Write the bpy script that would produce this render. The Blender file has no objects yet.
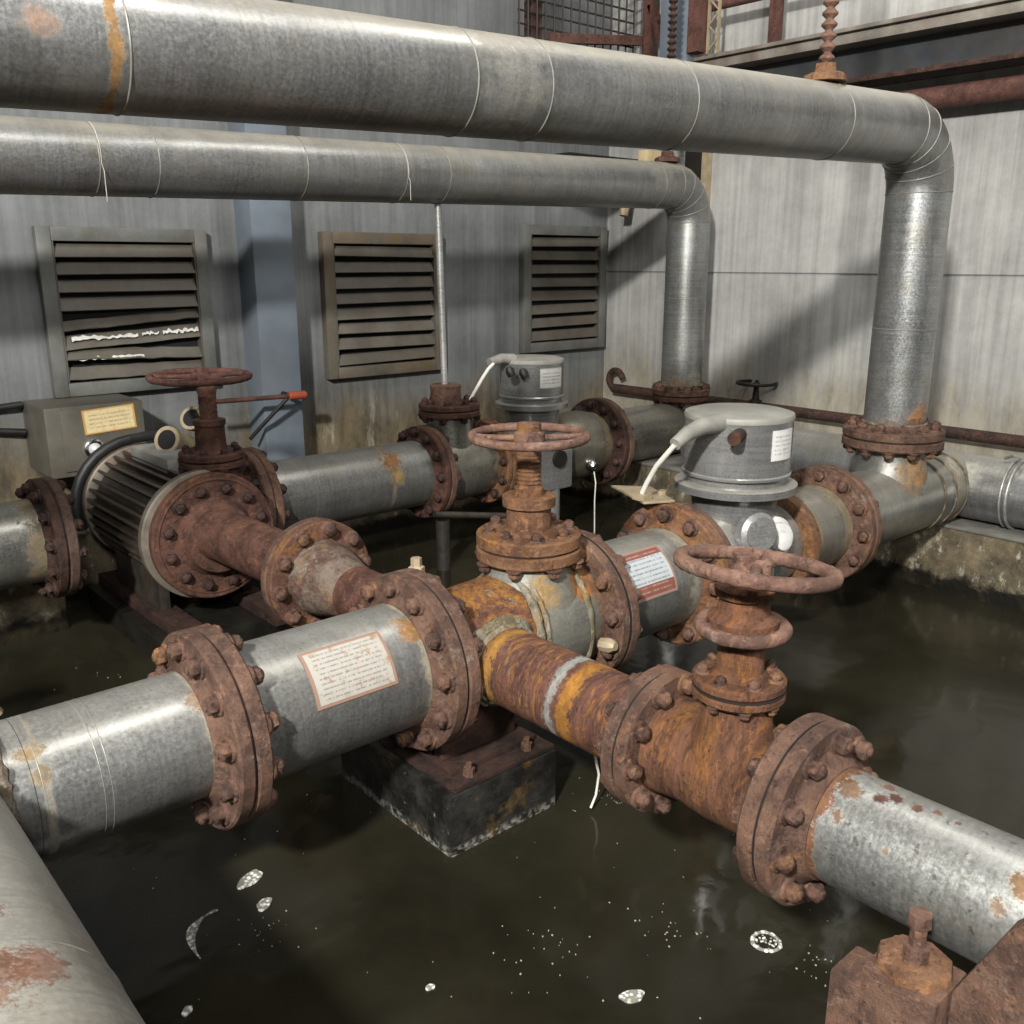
import bpy, bmesh, math, random
from mathutils import Vector, Matrix, Quaternion
random.seed(7)
SC = bpy.context.scene
COL = SC.collection
V = Vector
X, Y, Z = V((1, 0, 0)), V((0, 1, 0)), V((0, 0, 1))
PI = math.pi

# ------------------------------------------------------------------ camera
CAMZ = 1.46
cam = bpy.data.cameras.new('camera')
cam.sensor_width = 36.0
cam.lens = 932.0 / 1024.0 * 36.0
camo = bpy.data.objects.new('camera', cam)
COL.objects.link(camo)
camo.location = (0, 0, CAMZ)
camo.rotation_euler = (math.radians(90 - 15.0156), 0, math.radians(48.6738 - 90))
SC.camera = camo

# ------------------------------------------------------------------ node helpers
class NT:
    def __init__(s, name):
        s.m = bpy.data.materials.new(name)
        s.m.use_nodes = True
        s.t = s.m.node_tree
        s.t.nodes.clear()
        s.out = s.t.nodes.new('ShaderNodeOutputMaterial')
        s.b = s.t.nodes.new('ShaderNodeBsdfPrincipled')
        s.t.links.new(s.b.outputs[0], s.out.inputs[0])
        s._pos = None
    def put(s, sock, v):
        if hasattr(v, 'is_linked'):
            s.t.links.new(v, sock)
        elif isinstance(v, (tuple, list)) and len(v) == 3 and sock.type == 'RGBA':
            sock.default_value = (*v, 1)
        else:
            sock.default_value = v
    def node(s, typ, **kw):
        n = s.t.nodes.new(typ)
        for k, v in kw.items():
            setattr(n, k, v)
        return n
    @property
    def geo(s):
        if s._pos is None:
            s._pos = s.node('ShaderNodeNewGeometry')
        return s._pos
    @property
    def pos(s):
        return s.geo.outputs['Position']
    def math(s, op, a, b=0.0, c=0.0, clamp=False):
        n = s.node('ShaderNodeMath', operation=op, use_clamp=clamp)
        s.put(n.inputs[0], a); s.put(n.inputs[1], b); s.put(n.inputs[2], c)
        return n.outputs[0]
    def vmath(s, op, a, b=(0, 0, 0)):
        n = s.node('ShaderNodeVectorMath', operation=op)
        s.put(n.inputs[0], a); s.put(n.inputs[1], b)
        return n.outputs['Value'] if op in ('LENGTH', 'DISTANCE', 'DOT_PRODUCT') else n.outputs[0]
    def scaled(s, sc, off=(0, 0, 0), vec=None):
        a = s.vmath('MULTIPLY', s.pos if vec is None else vec, sc)
        return s.vmath('ADD', a, off)
    def noise(s, scale=5.0, detail=5.0, rough=0.6, vec=None, dist=0.0):
        n = s.node('ShaderNodeTexNoise')
        s.put(n.inputs['Vector'], s.pos if vec is None else vec)
        n.inputs['Scale'].default_value = scale
        n.inputs['Detail'].default_value = detail
        n.inputs['Roughness'].default_value = rough
        n.inputs['Distortion'].default_value = dist
        return n.outputs[0]
    def voronoi(s, scale, vec=None, feature='F1'):
        n = s.node('ShaderNodeTexVoronoi', feature=feature)
        s.put(n.inputs['Vector'], s.pos if vec is None else vec)
        n.inputs['Scale'].default_value = scale
        return n.outputs['Distance']
    def mr(s, v, a, b, c=0.0, d=1.0, smooth=False):
        n = s.node('ShaderNodeMapRange', interpolation_type='SMOOTHSTEP' if smooth else 'LINEAR', clamp=True)
        s.put(n.inputs[0], v)
        for i, q in enumerate((a, b, c, d)):
            s.put(n.inputs[1 + i], q)
        return n.outputs[0]
    def mix(s, f, a, b, mode='MIX'):
        n = s.node('ShaderNodeMix', data_type='RGBA', blend_type=mode)
        s.put(n.inputs[0], f); s.put(n.inputs[6], a); s.put(n.inputs[7], b)
        return n.outputs[2]
    def xyz(s, v=None):
        n = s.node('ShaderNodeSeparateXYZ')
        s.put(n.inputs[0], s.pos if v is None else v)
        return n.outputs
    def bump(s, h, strength=0.3, dist=0.01):
        n = s.node('ShaderNodeBump')
        n.inputs['Strength'].default_value = strength
        n.inputs['Distance'].default_value = dist
        s.put(n.inputs['Height'], h)
        s.t.links.new(n.outputs[0], s.b.inputs['Normal'])
    def fin(s, col, rough=0.5, metal=0.0, spec=0.5):
        s.put(s.b.inputs['Base Color'], col)
        s.put(s.b.inputs['Roughness'], rough)
        s.put(s.b.inputs['Metallic'], metal)
        s.b.inputs['Specular IOR Level'].default_value = spec
        return s.m
    # stains with shapes of their own: ('band', axis, centre, half width, colour, amount) / ('spot', (x,y,z), radius, colour, amount)
    def stains(s, col, lst):
        mask_all = 0.0
        if not lst:
            return col, 0.0
        wob = s.math('SUBTRACT', s.noise(10, 10, 0.78), 0.5)
        fine = s.math('SUBTRACT', s.noise(60, 6, 0.8), 0.5)
        tint = s.mr(s.noise(30, 8, 0.8), 0.42, 0.6)
        for st in lst:
            if st[0] == 'band':
                _, ax, c, hw, colr, amt = st
                d = s.math('ABSOLUTE', s.math('SUBTRACT', s.xyz()[ax], c))
            else:
                _, c, hw, colr, amt = st
                d = s.vmath('DISTANCE', s.pos, c)
            d = s.math('DIVIDE', d, hw)
            d = s.math('ADD', d, s.math('MULTIPLY', wob, 4.2 if st[0] == 'band' else 2.6))
            d = s.math('ADD', d, s.math('MULTIPLY', fine, 3.2 if st[0] == 'band' else 2.2))
            m = s.mr(d, 0.95, 0.5, 0, amt, True)
            col = s.mix(m, col, s.mix(tint, tuple(q * .5 for q in colr), colr))
            mask_all = s.math('MAXIMUM', mask_all, m)
        return col, mask_all

ORANGE, BROWN, OCHRE, WHITE = (0.25, 0.10, 0.02), (0.11, 0.04, 0.02), (0.27, 0.16, 0.04), (0.5, 0.51, 0.45)
DUST = (0.36, 0.33, 0.26)

def galv(name, ax=0, base=(0.30, 0.305, 0.295), dust=0.0, stains=(), rough=0.36, metal=0.75, patina=0.5, speck=0.0, grit=1.0):
    t = NT(name)
    sc = [4, 4, 4]; sc[ax] = 95
    ring = t.noise(1, 4, 0.6, t.scaled(sc))
    sc2 = [14, 14, 14]; sc2[ax] = 1.5
    run = t.noise(1, 4, 0.6, t.scaled(sc2))
    big = t.noise(3.2, 6, 0.65)
    v = t.math('ADD', t.math('MULTIPLY', ring, 0.32), t.math('ADD', t.math('MULTIPLY', run, 0.25), t.math('MULTIPLY', big, 0.5)))
    f = t.mr(v, 0.42, 0.80)
    lo = tuple(c * 0.55 for c in base); hi = tuple(min(1, c * 1.4) for c in base)
    col = t.mix(f, lo, hi)
    grain = t.noise(120, 5, 0.75)
    col = t.mix(t.mr(grain, 0.46, 0.64, 0, 0.26 * grit), col, tuple(min(1, q * 1.55) for q in base))
    col = t.mix(t.mr(grain, 0.46, 0.36, 0, 0.24 * grit), col, tuple(q * .42 for q in base))
    white = t.mr(t.noise(15, 11, 0.8), 0.55, 0.70, 0, 0.28 * grit)
    col = t.mix(white, col, tuple(min(1, q * 1.7) for q in base))
    grimy = t.mr(t.noise(4.5, 10, 0.78, t.scaled((1, 1, 1), (7, 3, 9))), 0.50, 0.66, 0, 0.42 * grit)
    col = t.mix(grimy, col, tuple(q * .38 for q in base))
    pat = t.mr(t.noise(6.5, 10, 0.76), 0.48, 0.66, 0, patina)
    col = t.mix(pat, col, (0.23, 0.215, 0.16))
    met = metal
    if dust:
        nz = t.xyz(t.geo.outputs['Normal'])[2]
        d = t.math('MULTIPLY', t.mr(nz, 0.35, 0.95, 0, dust, True), t.mr(t.noise(7, 7, 0.7), 0.25, 0.6, 0.45, 1))
        col = t.mix(d, col, DUST)
        met = t.math('MULTIPLY', t.math('SUBTRACT', 1.0, d), metal)
    if speck:
        sp = t.mr(t.noise(55, 3, 0.6), 0.62, 0.68, 0, speck)
        col = t.mix(sp, col, (0.06, 0.045, 0.03))
    col, m = t.stains(col, stains)
    if stains:
        met = t.math('MULTIPLY', t.math('SUBTRACT', 1.0, m, clamp=True), met)
        ro = t.math('ADD', t.mr(grain, 0.35, 0.65, rough - 0.05, rough + 0.10), t.math('MULTIPLY', m, 0.4))
    else:
        ro = t.mr(grain, 0.35, 0.65, rough - 0.05, rough + 0.10)
    t.bump(t.math('ADD', v, t.math('MULTIPLY', grain, 0.2)), 0.09, 0.01)
    return t.fin(col, ro, met)

def rust(name, dark=(0.055, 0.028, 0.02), mid=(0.15, 0.075, 0.05), hot=(0.34, 0.15, 0.04), hotamt=0.35, pale=0.0, scale=1.0, rough=0.72, stains=(), ax=None, spec=0.3, tone=0.8):
    t = NT(name)
    dark, mid, hot = (tuple(q * tone for q in k) for k in (dark, mid, hot))
    vec = t.pos
    if ax is not None:
        sc = [0.8, 0.8, 0.8]; sc[ax] = 2.6
        vec = t.scaled(sc)
    n1 = t.noise(11 * scale, 12, 0.78, vec)
    n2 = t.noise(38 * scale, 9, 0.8, vec)
    n3 = t.noise(6.5 * scale, 12, 0.8, t.scaled((1, 1, 1), (3.1, 7.7, 1.3), vec), 0.8)
    col = t.mix(t.mr(n1, 0.42, 0.58), dark, mid)
    col = t.mix(t.mr(n2, 0.54, 0.68, 0, 0.7), col, tuple(min(1, c * 1.8 + 0.015) for c in mid))
    hm = t.mr(t.math('ADD', t.math('MULTIPLY', n3, 0.7), t.math('MULTIPLY', n2, 0.3)), 0.60 - hotamt * .26, 0.67 - hotamt * .22, 0, min(1, .45 + hotamt))
    col = t.mix(hm, col, t.mix(t.mr(n2, 0.4, 0.6), tuple(q * .62 for q in hot), hot))
    if pale:
        n4 = t.noise(8 * scale, 12, 0.82, t.scaled((1, 1, 1), (9.1, 2.7, 5.3), vec))
        col = t.mix(t.mr(n4, 0.57, 0.63, 0, pale), col, (0.36, 0.36, 0.31))
    pit = t.mr(t.noise(85, 4, 0.7), 0.58, 0.68, 0, 0.8)
    col = t.mix(pit, col, tuple(c * 0.4 for c in dark))
    col, m = t.stains(col, stains)
    t.bump(t.math('ADD', t.math('ADD', n2, t.math('MULTIPLY', n1, 0.7)), t.math('MULTIPLY', t.noise(95, 4), 0.5)), 0.7, 0.014)
    return t.fin(col, t.mr(n2, 0.3, 0.7, rough - 0.16, rough + 0.1), 0.0, spec)

def plain(name, col, rough=0.5, metal=0.0, var=0.25, scale=8.0, dirt=0.0, dirtcol=(0.09, 0.07, 0.045), bump=0.1):
    t = NT(name)
    n = t.noise(scale, 7, 0.65)
    c = t.mix(t.mr(n, 0.3, 0.7), tuple(q * (1 - var) for q in col), tuple(min(1, q * (1 + var)) for q in col))
    if dirt:
        c = t.mix(t.mr(t.noise(5, 8, 0.7, t.scaled((1, 1, 0.5))), 0.45, 0.68, 0, dirt), c, dirtcol)
    t.bump(t.noise(scale * 5, 4), bump, 0.01)
    return t.fin(c, t.mr(n, 0.3, 0.7, max(0.05, rough - 0.08), rough + 0.08), metal)

def wallmat(name, base, streak, low, lowz, lowamt, grime):
    t = NT(name)
    z = t.xyz()[2]
    s1 = t.noise(1, 5, 0.65, t.scaled((26, 26, 0.5)))
    s2 = t.noise(1, 6, 0.7, t.scaled((5, 5, 0.7)))
    big = t.noise(2.2, 10, 0.75)
    v = t.math('ADD', t.math('MULTIPLY', s1, 0.4), t.math('ADD', t.math('MULTIPLY', s2, 0.3), t.math('MULTIPLY', big, 0.55)))
    c = t.mix(t.mr(v, 0.47, 0.80), tuple(q * (1 - streak) for q in base), tuple(min(1, q * (1 + streak)) for q in base))
    # old rust-and-algae tide marks above the water
    h = t.math('ADD', z, t.math('MULTIPLY', t.math('SUBTRACT', t.noise(1, 7, 0.75, t.scaled((3.4, 3.4, 0.8))), 0.5), 1.0))
    m = t.mr(h, lowz, lowz - 0.4, 0, lowamt, True)
    stain = t.mix(t.mr(t.noise(9, 8, 0.75, t.scaled((1, 1, 0.4))), 0.42, 0.62), low, grime)
    c = t.mix(m, c, stain)
    pale = t.mr(t.noise(1, 8, 0.75, t.scaled((9, 9, 2.2), (4, 2, 1))), 0.58, 0.68, 0, 0.75)
    c = t.mix(t.math('MULTIPLY', pale, m), c, (0.36, 0.35, 0.28))
    t.bump(t.math('ADD', s1, t.math('MULTIPLY', t.noise(40, 4), 0.4)), 0.12, 0.01)
    return t.fin(c, 0.62, 0.0, 0.3)

def labelmat(name, paper, border, rows=8, band=None, stain=None, stainamt=0.0, ink=(0.12, 0.12, 0.13), margin=0.07, dens=0.47):
    t = NT(name)
    uvn = t.node('ShaderNodeUVMap')
    uv = uvn.outputs[0]
    u, v, _ = t.xyz(uv)
    nz = t.noise(1, 2, 0.5, t.scaled((46, 0, 0), (0, 0, 0), t.vmath('ADD', uv, (0, 0, 0))))
    row = t.math('MULTIPLY', v, float(rows))
    fl = t.math('FLOOR', row)
    fr = t.math('FRACT', row)
    cmb = t.node('ShaderNodeCombineXYZ')
    t.put(cmb.inputs[0], t.math('MULTIPLY', u, 38.0)); t.put(cmb.inputs[1], t.math('MULTIPLY', fl, 7.3))
    dash = t.noise(1, 3, 0.7, cmb.outputs[0])
    on = t.math('MULTIPLY', t.math('GREATER_THAN', dash, dens), t.math('MULTIPLY', t.math('GREATER_THAN', fr, 0.32), t.math('LESS_THAN', fr, 0.68)))
    inx = t.math('MULTIPLY', t.math('GREATER_THAN', u, margin * 1.5), t.math('LESS_THAN', u, 1 - margin * 1.5))
    iny = t.math('MULTIPLY', t.math('GREATER_THAN', v, margin * 1.6), t.math('LESS_THAN', v, 1 - margin * 1.6))
    on = t.math('MULTIPLY', on, t.math('MULTIPLY', inx, iny))
    c = t.mix(t.math('MULTIPLY', on, 0.7), paper, ink)
    if band:   # coloured bands at the top and foot of the plate, with pale lettering in them
        bc, b0, b1 = band
        bm = t.math('MAXIMUM', t.math('LESS_THAN', v, b0), t.math('GREATER_THAN', v, b1))
        c = t.mix(bm, c, t.mix(t.math('MULTIPLY', on, 0.45), bc, (0.45, 0.36, 0.3)))
    e = t.math('MAXIMUM', t.math('MAXIMUM', t.math('LESS_THAN', u, margin * .55), t.math('GREATER_THAN', u, 1 - margin * .55)),
               t.math('MAXIMUM', t.math('LESS_THAN', v, margin * .8), t.math('GREATER_THAN', v, 1 - margin * .8)))
    c = t.mix(e, c, border)
    if stain:
        s = t.mr(t.noise(1, 6, 0.75, t.scaled((9, 3.5, 1), (0.3, 0, 0), uv)), 0.55, 0.63, 0, stainamt)
        c = t.mix(s, c, stain)
    g = t.mr(t.noise(40, 6, 0.7), 0.5, 0.75, 0, 0.4)
    c = t.mix(g, c, (0.2, 0.17, 0.12))
    return t.fin(c, 0.5, 0.0, 0.4)

# ------------------------------------------------------------------ materials
def R_(**k):
    return k
M = {}
M['rust_flange'] = rust('rust_flange', (0.085, 0.048, 0.036), (0.195, 0.110, 0.075), (0.27, 0.125, 0.055), 0.25, .3)
M['rust_bonnet'] = rust('rust_bonnet', (0.11, 0.052, 0.028), (0.26, 0.135, 0.072), (0.38, 0.175, 0.06), 0.4, .1)
M['rust_cross'] = rust('rust_cross', (0.07, 0.028, 0.02), (0.16, 0.065, 0.04), (0.42, 0.19, 0.04), 0.45, 0.55)
M['rust_branch'] = rust('rust_branch', (0.08, 0.036, 0.027), (0.18, 0.08, 0.055), (0.46, 0.21, 0.04), 0.38, 0.2, stains=[
    ('band', 1, 1.625, 0.025, (0.46, 0.24, 0.05), 0.8), ('band', 1, 1.40, 0.017, (0.40, 0.41, 0.38), 0.9), ('band', 1, 1.35, 0.03, (0.48, 0.22, 0.035), 0.85)], ax=1)
M['rust_tee'] = rust('rust_tee', (0.09, 0.042, 0.026), (0.23, 0.105, 0.058), (0.38, 0.16, 0.04), 0.36, 0.05, ax=1, tone=.72)
M['rust_wheel'] = rust('rust_wheel', (0.12, 0.066, 0.05), (0.29, 0.165, 0.12), (0.34, 0.17, 0.08), 0.3, 0.3)
M['rust_dark'] = rust('rust_dark', (0.03, 0.018, 0.014), (0.085, 0.042, 0.03), (0.16, 0.07, 0.03), 0.2)
M['rust_pump'] = rust('rust_pump', (0.06, 0.028, 0.02), (0.145, 0.068, 0.047), (0.29, 0.13, 0.05), 0.28)
M['rust_base_shaded'] = rust('rust_base_shaded', (0.03, 0.018, 0.014), (0.085, 0.042, 0.03), (0.16, 0.07, 0.03), 0.2, tone=.55)  # copy of the dark rust, the shadow under the cross put into its tone
M['rust_red'] = rust('rust_red', (0.075, 0.034, 0.026), (0.15, 0.068, 0.052), (0.2, 0.08, 0.05), 0.2)
M['bolt'] = rust('bolt_rust', (0.06, 0.034, 0.026), (0.19, 0.105, 0.075), (0.38, 0.19, 0.08), 0.33, rough=0.55)
M['bolt_dark'] = rust('bolt_dark_rust', (0.03, 0.018, 0.015), (0.09, 0.045, 0.035), (0.17, 0.075, 0.035), 0.2, rough=0.6)
M['gasket'] = plain('gasket_rubber', (0.012, 0.01, 0.009), 0.8)
M['weld'] = rust('weld_bead', (0.10, 0.07, 0.045), (0.27, 0.24, 0.18), (0.38, 0.2, 0.06), 0.25, 0.2)
M['paint_grey'] = galv('actuator_grey', 2, (0.37, 0.375, 0.37), 0.55, rough=.30, metal=0.6, patina=0.15, grit=0.25)
M['lid_grey'] = plain('lid_dusty_grey', (0.27, 0.265, 0.235), 0.6, 0.1, 0.2, 10, 0.3)
M['cable_white'] = plain('cable_white', (0.62, 0.6, 0.54), 0.5, 0, 0.15)
M['cable_black'] = plain('cable_black', (0.012, 0.012, 0.013), 0.5)
M['motor_dark'] = plain('motor_dark', (0.035, 0.032, 0.028), 0.5, 0.35, 0.4, 14, 0.6, (0.11, 0.075, 0.05))
M['fin'] = plain('fin_metal', (0.075, 0.06, 0.05), 0.45, 0.4, 0.45, 16, 0.6, (0.10, 0.06, 0.042))
M['motor_ring'] = plain('motor_ring', (0.16, 0.14, 0.11), 0.5, 0.35, 0.35, 12, 0.6, (0.1, 0.06, 0.04))
M['box_grey'] = plain('box_grey', (0.12, 0.115, 0.095), 0.45, 0.3, 0.3, 4, 0.55, (0.12, 0.085, 0.05))
M['tan_cast'] = plain('tan_cast', (0.36, 0.29, 0.19), 0.55, 0.2, 0.3, 14, 0.4)
M['chrome'] = plain('chrome', (0.75, 0.76, 0.76), 0.18, 1.0, 0.1)
M['louvre_frame'] = plain('louvre_frame', (0.155, 0.16, 0.15), 0.55, 0.3, 0.3, 5, 0.55, (0.10, 0.085, 0.06))
M['louvre_frame_stained'] = plain('louvre_frame_stained', (0.12, 0.108, 0.085), 0.6, 0.2, 0.35, 5, 0.75, (0.14, 0.085, 0.035))
M['louvre_blade'] = plain('louvre_blade', (0.10, 0.092, 0.075), 0.6, 0.2, 0.35, 5, 0.6, (0.085, 0.06, 0.042))  # base darkened too, part of the overhead pipes' shade is in the colour
M['louvre_void'] = plain('louvre_void', (0.006, 0.006, 0.006), 0.9)
M['torn'] = plain('torn_sheet', (0.6, 0.6, 0.56), 0.5, 0, 0.25, 20, 0.35)
M['blue_steel'] = plain('blue_steel', (0.15, 0.18, 0.215), 0.5, 0.1, 0.15, 4, 0.25, (0.15, 0.14, 0.11))
M['beam_dark'] = plain('beam_dark', (0.045, 0.05, 0.056), 0.5, 0.2, 0.3, 5, 0.4)
M['beam_flange'] = plain('beam_flange', (0.22, 0.2, 0.17), 0.55, 0.2, 0.3, 9, 0.5, (0.11, 0.06, 0.04))
M['wood_tan'] = plain('wood_tan', (0.42, 0.33, 0.19), 0.7, 0, 0.2)
M['black_metal'] = plain('black_metal', (0.02, 0.018, 0.016), 0.5, 0.4)
M['mesh_metal'] = plain('mesh_metal', (0.03, 0.022, 0.02), 0.6, 0.3)
M['rod_grey'] = galv('rod_grey', 2, (0.45, 0.45, 0.44), rough=0.4, metal=0.6, patina=0.2)
M['seam'] = plain('seam', (0.22, 0.215, 0.19), 0.5, 0.4)
M['wire'] = plain('wire_grey', (0.5, 0.48, 0.42), 0.5, 0.3)
M['wall_back'] = wallmat('wall_back_paint', (0.150, 0.157, 0.158), 0.38, (0.15, 0.115, 0.06), 0.85, 0.9, (0.05, 0.038, 0.022))  # base tone lowered to carry some of the pipe shadows on this wall
M['wall_right'] = wallmat('wall_right_concrete', (0.335, 0.333, 0.318), 0.38, (0.30, 0.27, 0.19), 0.98, 0.7, (0.15, 0.125, 0.085))

t = NT('curb_concrete')
z = t.xyz()[2]
n = t.noise(8, 9, 0.75); n2 = t.noise(3, 7, 0.7)
c = t.mix(t.mr(n, 0.35, 0.65), (0.04, 0.033, 0.022), (0.18, 0.145, 0.085))
c = t.mix(t.mr(t.noise(12, 9, 0.8, t.scaled((1, 1, 0.6), (5, 1, 2))), 0.55, 0.66), c, (0.46, 0.44, 0.35))
c = t.mix(t.mr(n2, 0.52, 0.66, 0, 0.8), c, (0.035, 0.03, 0.02))
wet = t.mr(t.math('ADD', z, t.math('MULTIPLY', t.math('SUBTRACT', t.noise(4, 8, 0.75), 0.5), 0.20)), 0.10, 0.055, 0, 1, True)
c = t.mix(wet, c, t.mix(t.mr(n, 0.5, 0.68), (0.008, 0.007, 0.005), (0.035, 0.027, 0.014)))
t.bump(n, 0.5, 0.02)
M['curb'] = t.fin(c, t.mr(wet, 0, 1, 0.8, 0.3), 0, 0.4)

t = NT('plinth_concrete')
n = t.noise(10, 9, 0.75)
c = t.mix(t.mr(n, 0.4, 0.65), (0.007, 0.007, 0.0065), (0.032, 0.030, 0.026))
c = t.mix(t.mr(t.noise(5, 8, 0.75, t.scaled((1, 1, 1), (2, 8, 4))), 0.56, 0.66, 0, 0.8), c, (0.12, 0.07, 0.02))
c = t.mix(t.mr(t.noise(28, 8, 0.8), 0.62, 0.68, 0, 0.7), c, (0.3, 0.29, 0.25))
tide = t.math('ADD', t.xyz()[2], t.math('MULTIPLY', t.math('SUBTRACT', t.noise(25, 6, 0.8), 0.5), 0.05))
c = t.mix(t.math('MULTIPLY', t.mr(tide, 0.03, 0.012, 0, 0.7), t.mr(t.noise(60, 4, 0.7), 0.45, 0.6)), c, (0.33, 0.32, 0.28))
t.bump(n, 0.5, 0.02)
M['plinth'] = t.fin(c, t.mr(n, 0.3, 0.7, 0.25, 0.5), 0, 0.5)

t = NT('murky_water')
n = t.noise(1.1, 5, 0.6)
c = t.mix(t.mr(n, 0.35, 0.65), (0.0105, 0.0097, 0.006), (0.024, 0.022, 0.0135))
h = t.math('ADD', t.noise(3.0, 3, 0.5), t.math('MULTIPLY', t.noise(14, 3, 0.5), 0.12))
t.bump(h, 0.14, 0.03)
M['water'] = t.fin(c, t.mr(t.noise(1.7, 4), .4, .65, .06, .15), 0, 0.20)

t = NT('foam_bubbles')
vo = t.voronoi(95)
c = t.mix(t.mr(vo, 0.30, 0.55), (0.85, 0.84, 0.79), (0.22, 0.22, 0.19))
c = t.mix(t.mr(t.noise(60, 4), 0.52, 0.62, 0, 0.6), c, (0.25, 0.24, 0.2))
t.bump(vo, 0.5, 0.004)
M['foam'] = t.fin(c, 0.3)
M['wet_black'] = plain('wet_black', (0.012, 0.011, 0.009), 0.3, 0, .4, 9)
M['ledge'] = plain('ledge_grey', (0.15, 0.145, 0.13), 0.7, 0, .35, 5, .6, (0.05, .045, .035))
M['white_bit'] = plain('white_bit', (0.7, 0.68, 0.6), 0.5)
M['speck'] = plain('speck_pale', (0.36, 0.35, 0.29), 0.5)

# ------------------------------------------------------------------ mesh builder
def basis(a):
    a = V(a).normalized()
    ref = Z if abs(a.z) < 0.9 else X
    u = ref.cross(a).normalized()
    return a, u, a.cross(u)

class MB:
    def __init__(s):
        s.v, s.f = [], []
    def ringface(s, rings, seg, cap0=True, cap1=True):
        for a, b in zip(rings, rings[1:]):
            for i in range(seg):
                j = (i + 1) % seg
                s.f.append((a + i, a + j, b + j, b + i))
        if cap0: s.f.append(tuple(rings[0] + i for i in range(seg))[::-1])
        if cap1: s.f.append(tuple(rings[-1] + i for i in range(seg)))
    def lathe(s, o, ax, prof, seg=48, cap=True, sq=(1, 1)):
        a, u, w = basis(ax); o = V(o); rings = []
        for (tt, r) in prof:
            rings.append(len(s.v))
            r = max(r, 1e-4)
            for i in range(seg):
                th = 2 * PI * i / seg
                s.v.append(o + a * tt + u * (math.cos(th) * r * sq[0]) + w * (math.sin(th) * r * sq[1]))
        s.ringface(rings, seg, cap, cap)
        return s
    def cyl(s, p, q, r, seg=32, ch=0.0):
        p, q = V(p), V(q); L = (q - p).length
        pr = [(0, r), (L, r)] if ch == 0 else [(0, r - ch), (ch, r), (L - ch, r), (L, r - ch)]
        return s.lathe(p, q - p, pr, seg)
    def torus(s, c, ax, R, r, seg=56, sides=14, wob=0.0):
        a, u, w = basis(ax); c = V(c); base = len(s.v)
        for i in range(seg):
            th = 2 * PI * i / seg
            d = u * math.cos(th) + w * math.sin(th)
            rr = r * (1 + wob * (random.random() - .5))
            cc = c + d * R * (1 + wob * .08 * math.sin(3 * th + 1)) + a * (wob * .05 * R * math.sin(2 * th))
            for j in range(sides):
                ph = 2 * PI * j / sides
                s.v.append(cc + d * (rr * math.cos(ph)) + a * (rr * math.sin(ph)))
        for i in range(seg):
            for j in range(sides):
                i2, j2 = (i + 1) % seg, (j + 1) % sides
                s.f.append((base + i * sides + j, base + i2 * sides + j, base + i2 * sides + j2, base + i * sides + j2))
        return s
    def tube(s, pts, r, seg=24, cap=True):
        pts = [V(p) for p in pts]; n = len(pts)
        tang = [(pts[min(i + 1, n - 1)] - pts[max(i - 1, 0)]).normalized() for i in range(n)]
        a, u, w = basis(tang[0]); rings = []
        for i, p in enumerate(pts):
            if i:
                q = tang[i - 1].rotation_difference(tang[i]); u = q @ u
            w = tang[i].cross(u)
            rr = r(i / (n - 1)) if callable(r) else r
            rings.append(len(s.v))
            for k in range(seg):
                th = 2 * PI * k / seg
                s.v.append(p + u * (rr * math.cos(th)) + w * (rr * math.sin(th)))
        s.ringface(rings, seg, cap, cap)
        return s
    def box(s, lo, hi, rot=None, piv=None):
        b = len(s.v)
        for x in (lo[0], hi[0]):
            for y in (lo[1], hi[1]):
                for zz in (lo[2], hi[2]):
                    p = V((x, y, zz))
                    if rot: p = rot @ (p - V(piv)) + V(piv)
                    s.v.append(p)
        for q in ((0, 1, 3, 2), (4, 6, 7, 5), (0, 4, 5, 1), (2, 3, 7, 6), (0, 2, 6, 4), (1, 5, 7, 3)):
            s.f.append(tuple(b + k for k in q))
        return s
    def bar(s, p, q, w, h, up=Z):
        p, q = V(p), V(q); a = (q - p).normalized(); u = a.cross(up).normalized(); n = u.cross(a); b = len(s.v)
        for e in (p, q):
            for (i, j) in ((-1, -1), (1, -1), (1, 1), (-1, 1)):
                s.v.append(e + u * (i * w / 2) + n * (j * h / 2))
        s.f += [(b, b + 1, b + 2, b + 3), (b + 7, b + 6, b + 5, b + 4)] + [(b + k, b + 4 + k, b + 4 + (k + 1) % 4, b + (k + 1) % 4) for k in range(4)]
        return s
    def prism(s, pts, z0, z1, jit=0.0):
        b = len(s.v); n = len(pts)
        for zz in (z0, z1):
            for p in pts: s.v.append(V((p[0], p[1], zz)))
        s.f.append(tuple(b + i for i in range(n))[::-1]); s.f.append(tuple(b + n + i for i in range(n)))
        for i in range(n):
            j = (i + 1) % n; s.f.append((b + i, b + j, b + n + j, b + n + i))
        return s
    def build(s, name, mat, parent=None, bevel=0.0, sharp=38, jit=0.0):
        off = WL.get(parent.name, V((0, 0, 0))) if parent else V((0, 0, 0))
        me = bpy.data.meshes.new(name)
        me.from_pydata([(v - off) for v in s.v], [], s.f)
        bm = bmesh.new(); bm.from_mesh(me)
        bmesh.ops.recalc_face_normals(bm, faces=bm.faces)
        if bevel:
            es = [e for e in bm.edges if len(e.link_faces) == 2 and e.calc_face_angle(0) > 0.6]
            bmesh.ops.bevel(bm, geom=es, offset=bevel, segments=2, affect='EDGES', profile=0.6)
        if jit:
            for v in bm.verts: v.co += V((random.uniform(-jit, jit), random.uniform(-jit, jit), random.uniform(-jit, jit)))
        bm.to_mesh(me); bm.free()
        for p in me.polygons: p.use_smooth = True
        me.set_sharp_from_angle(angle=math.radians(sharp))
        me.materials.append(mat)
        o = bpy.data.objects.new(name, me)
        COL.objects.link(o)
        if parent: o.parent = parent
        WL[o.name] = off
        return o

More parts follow.
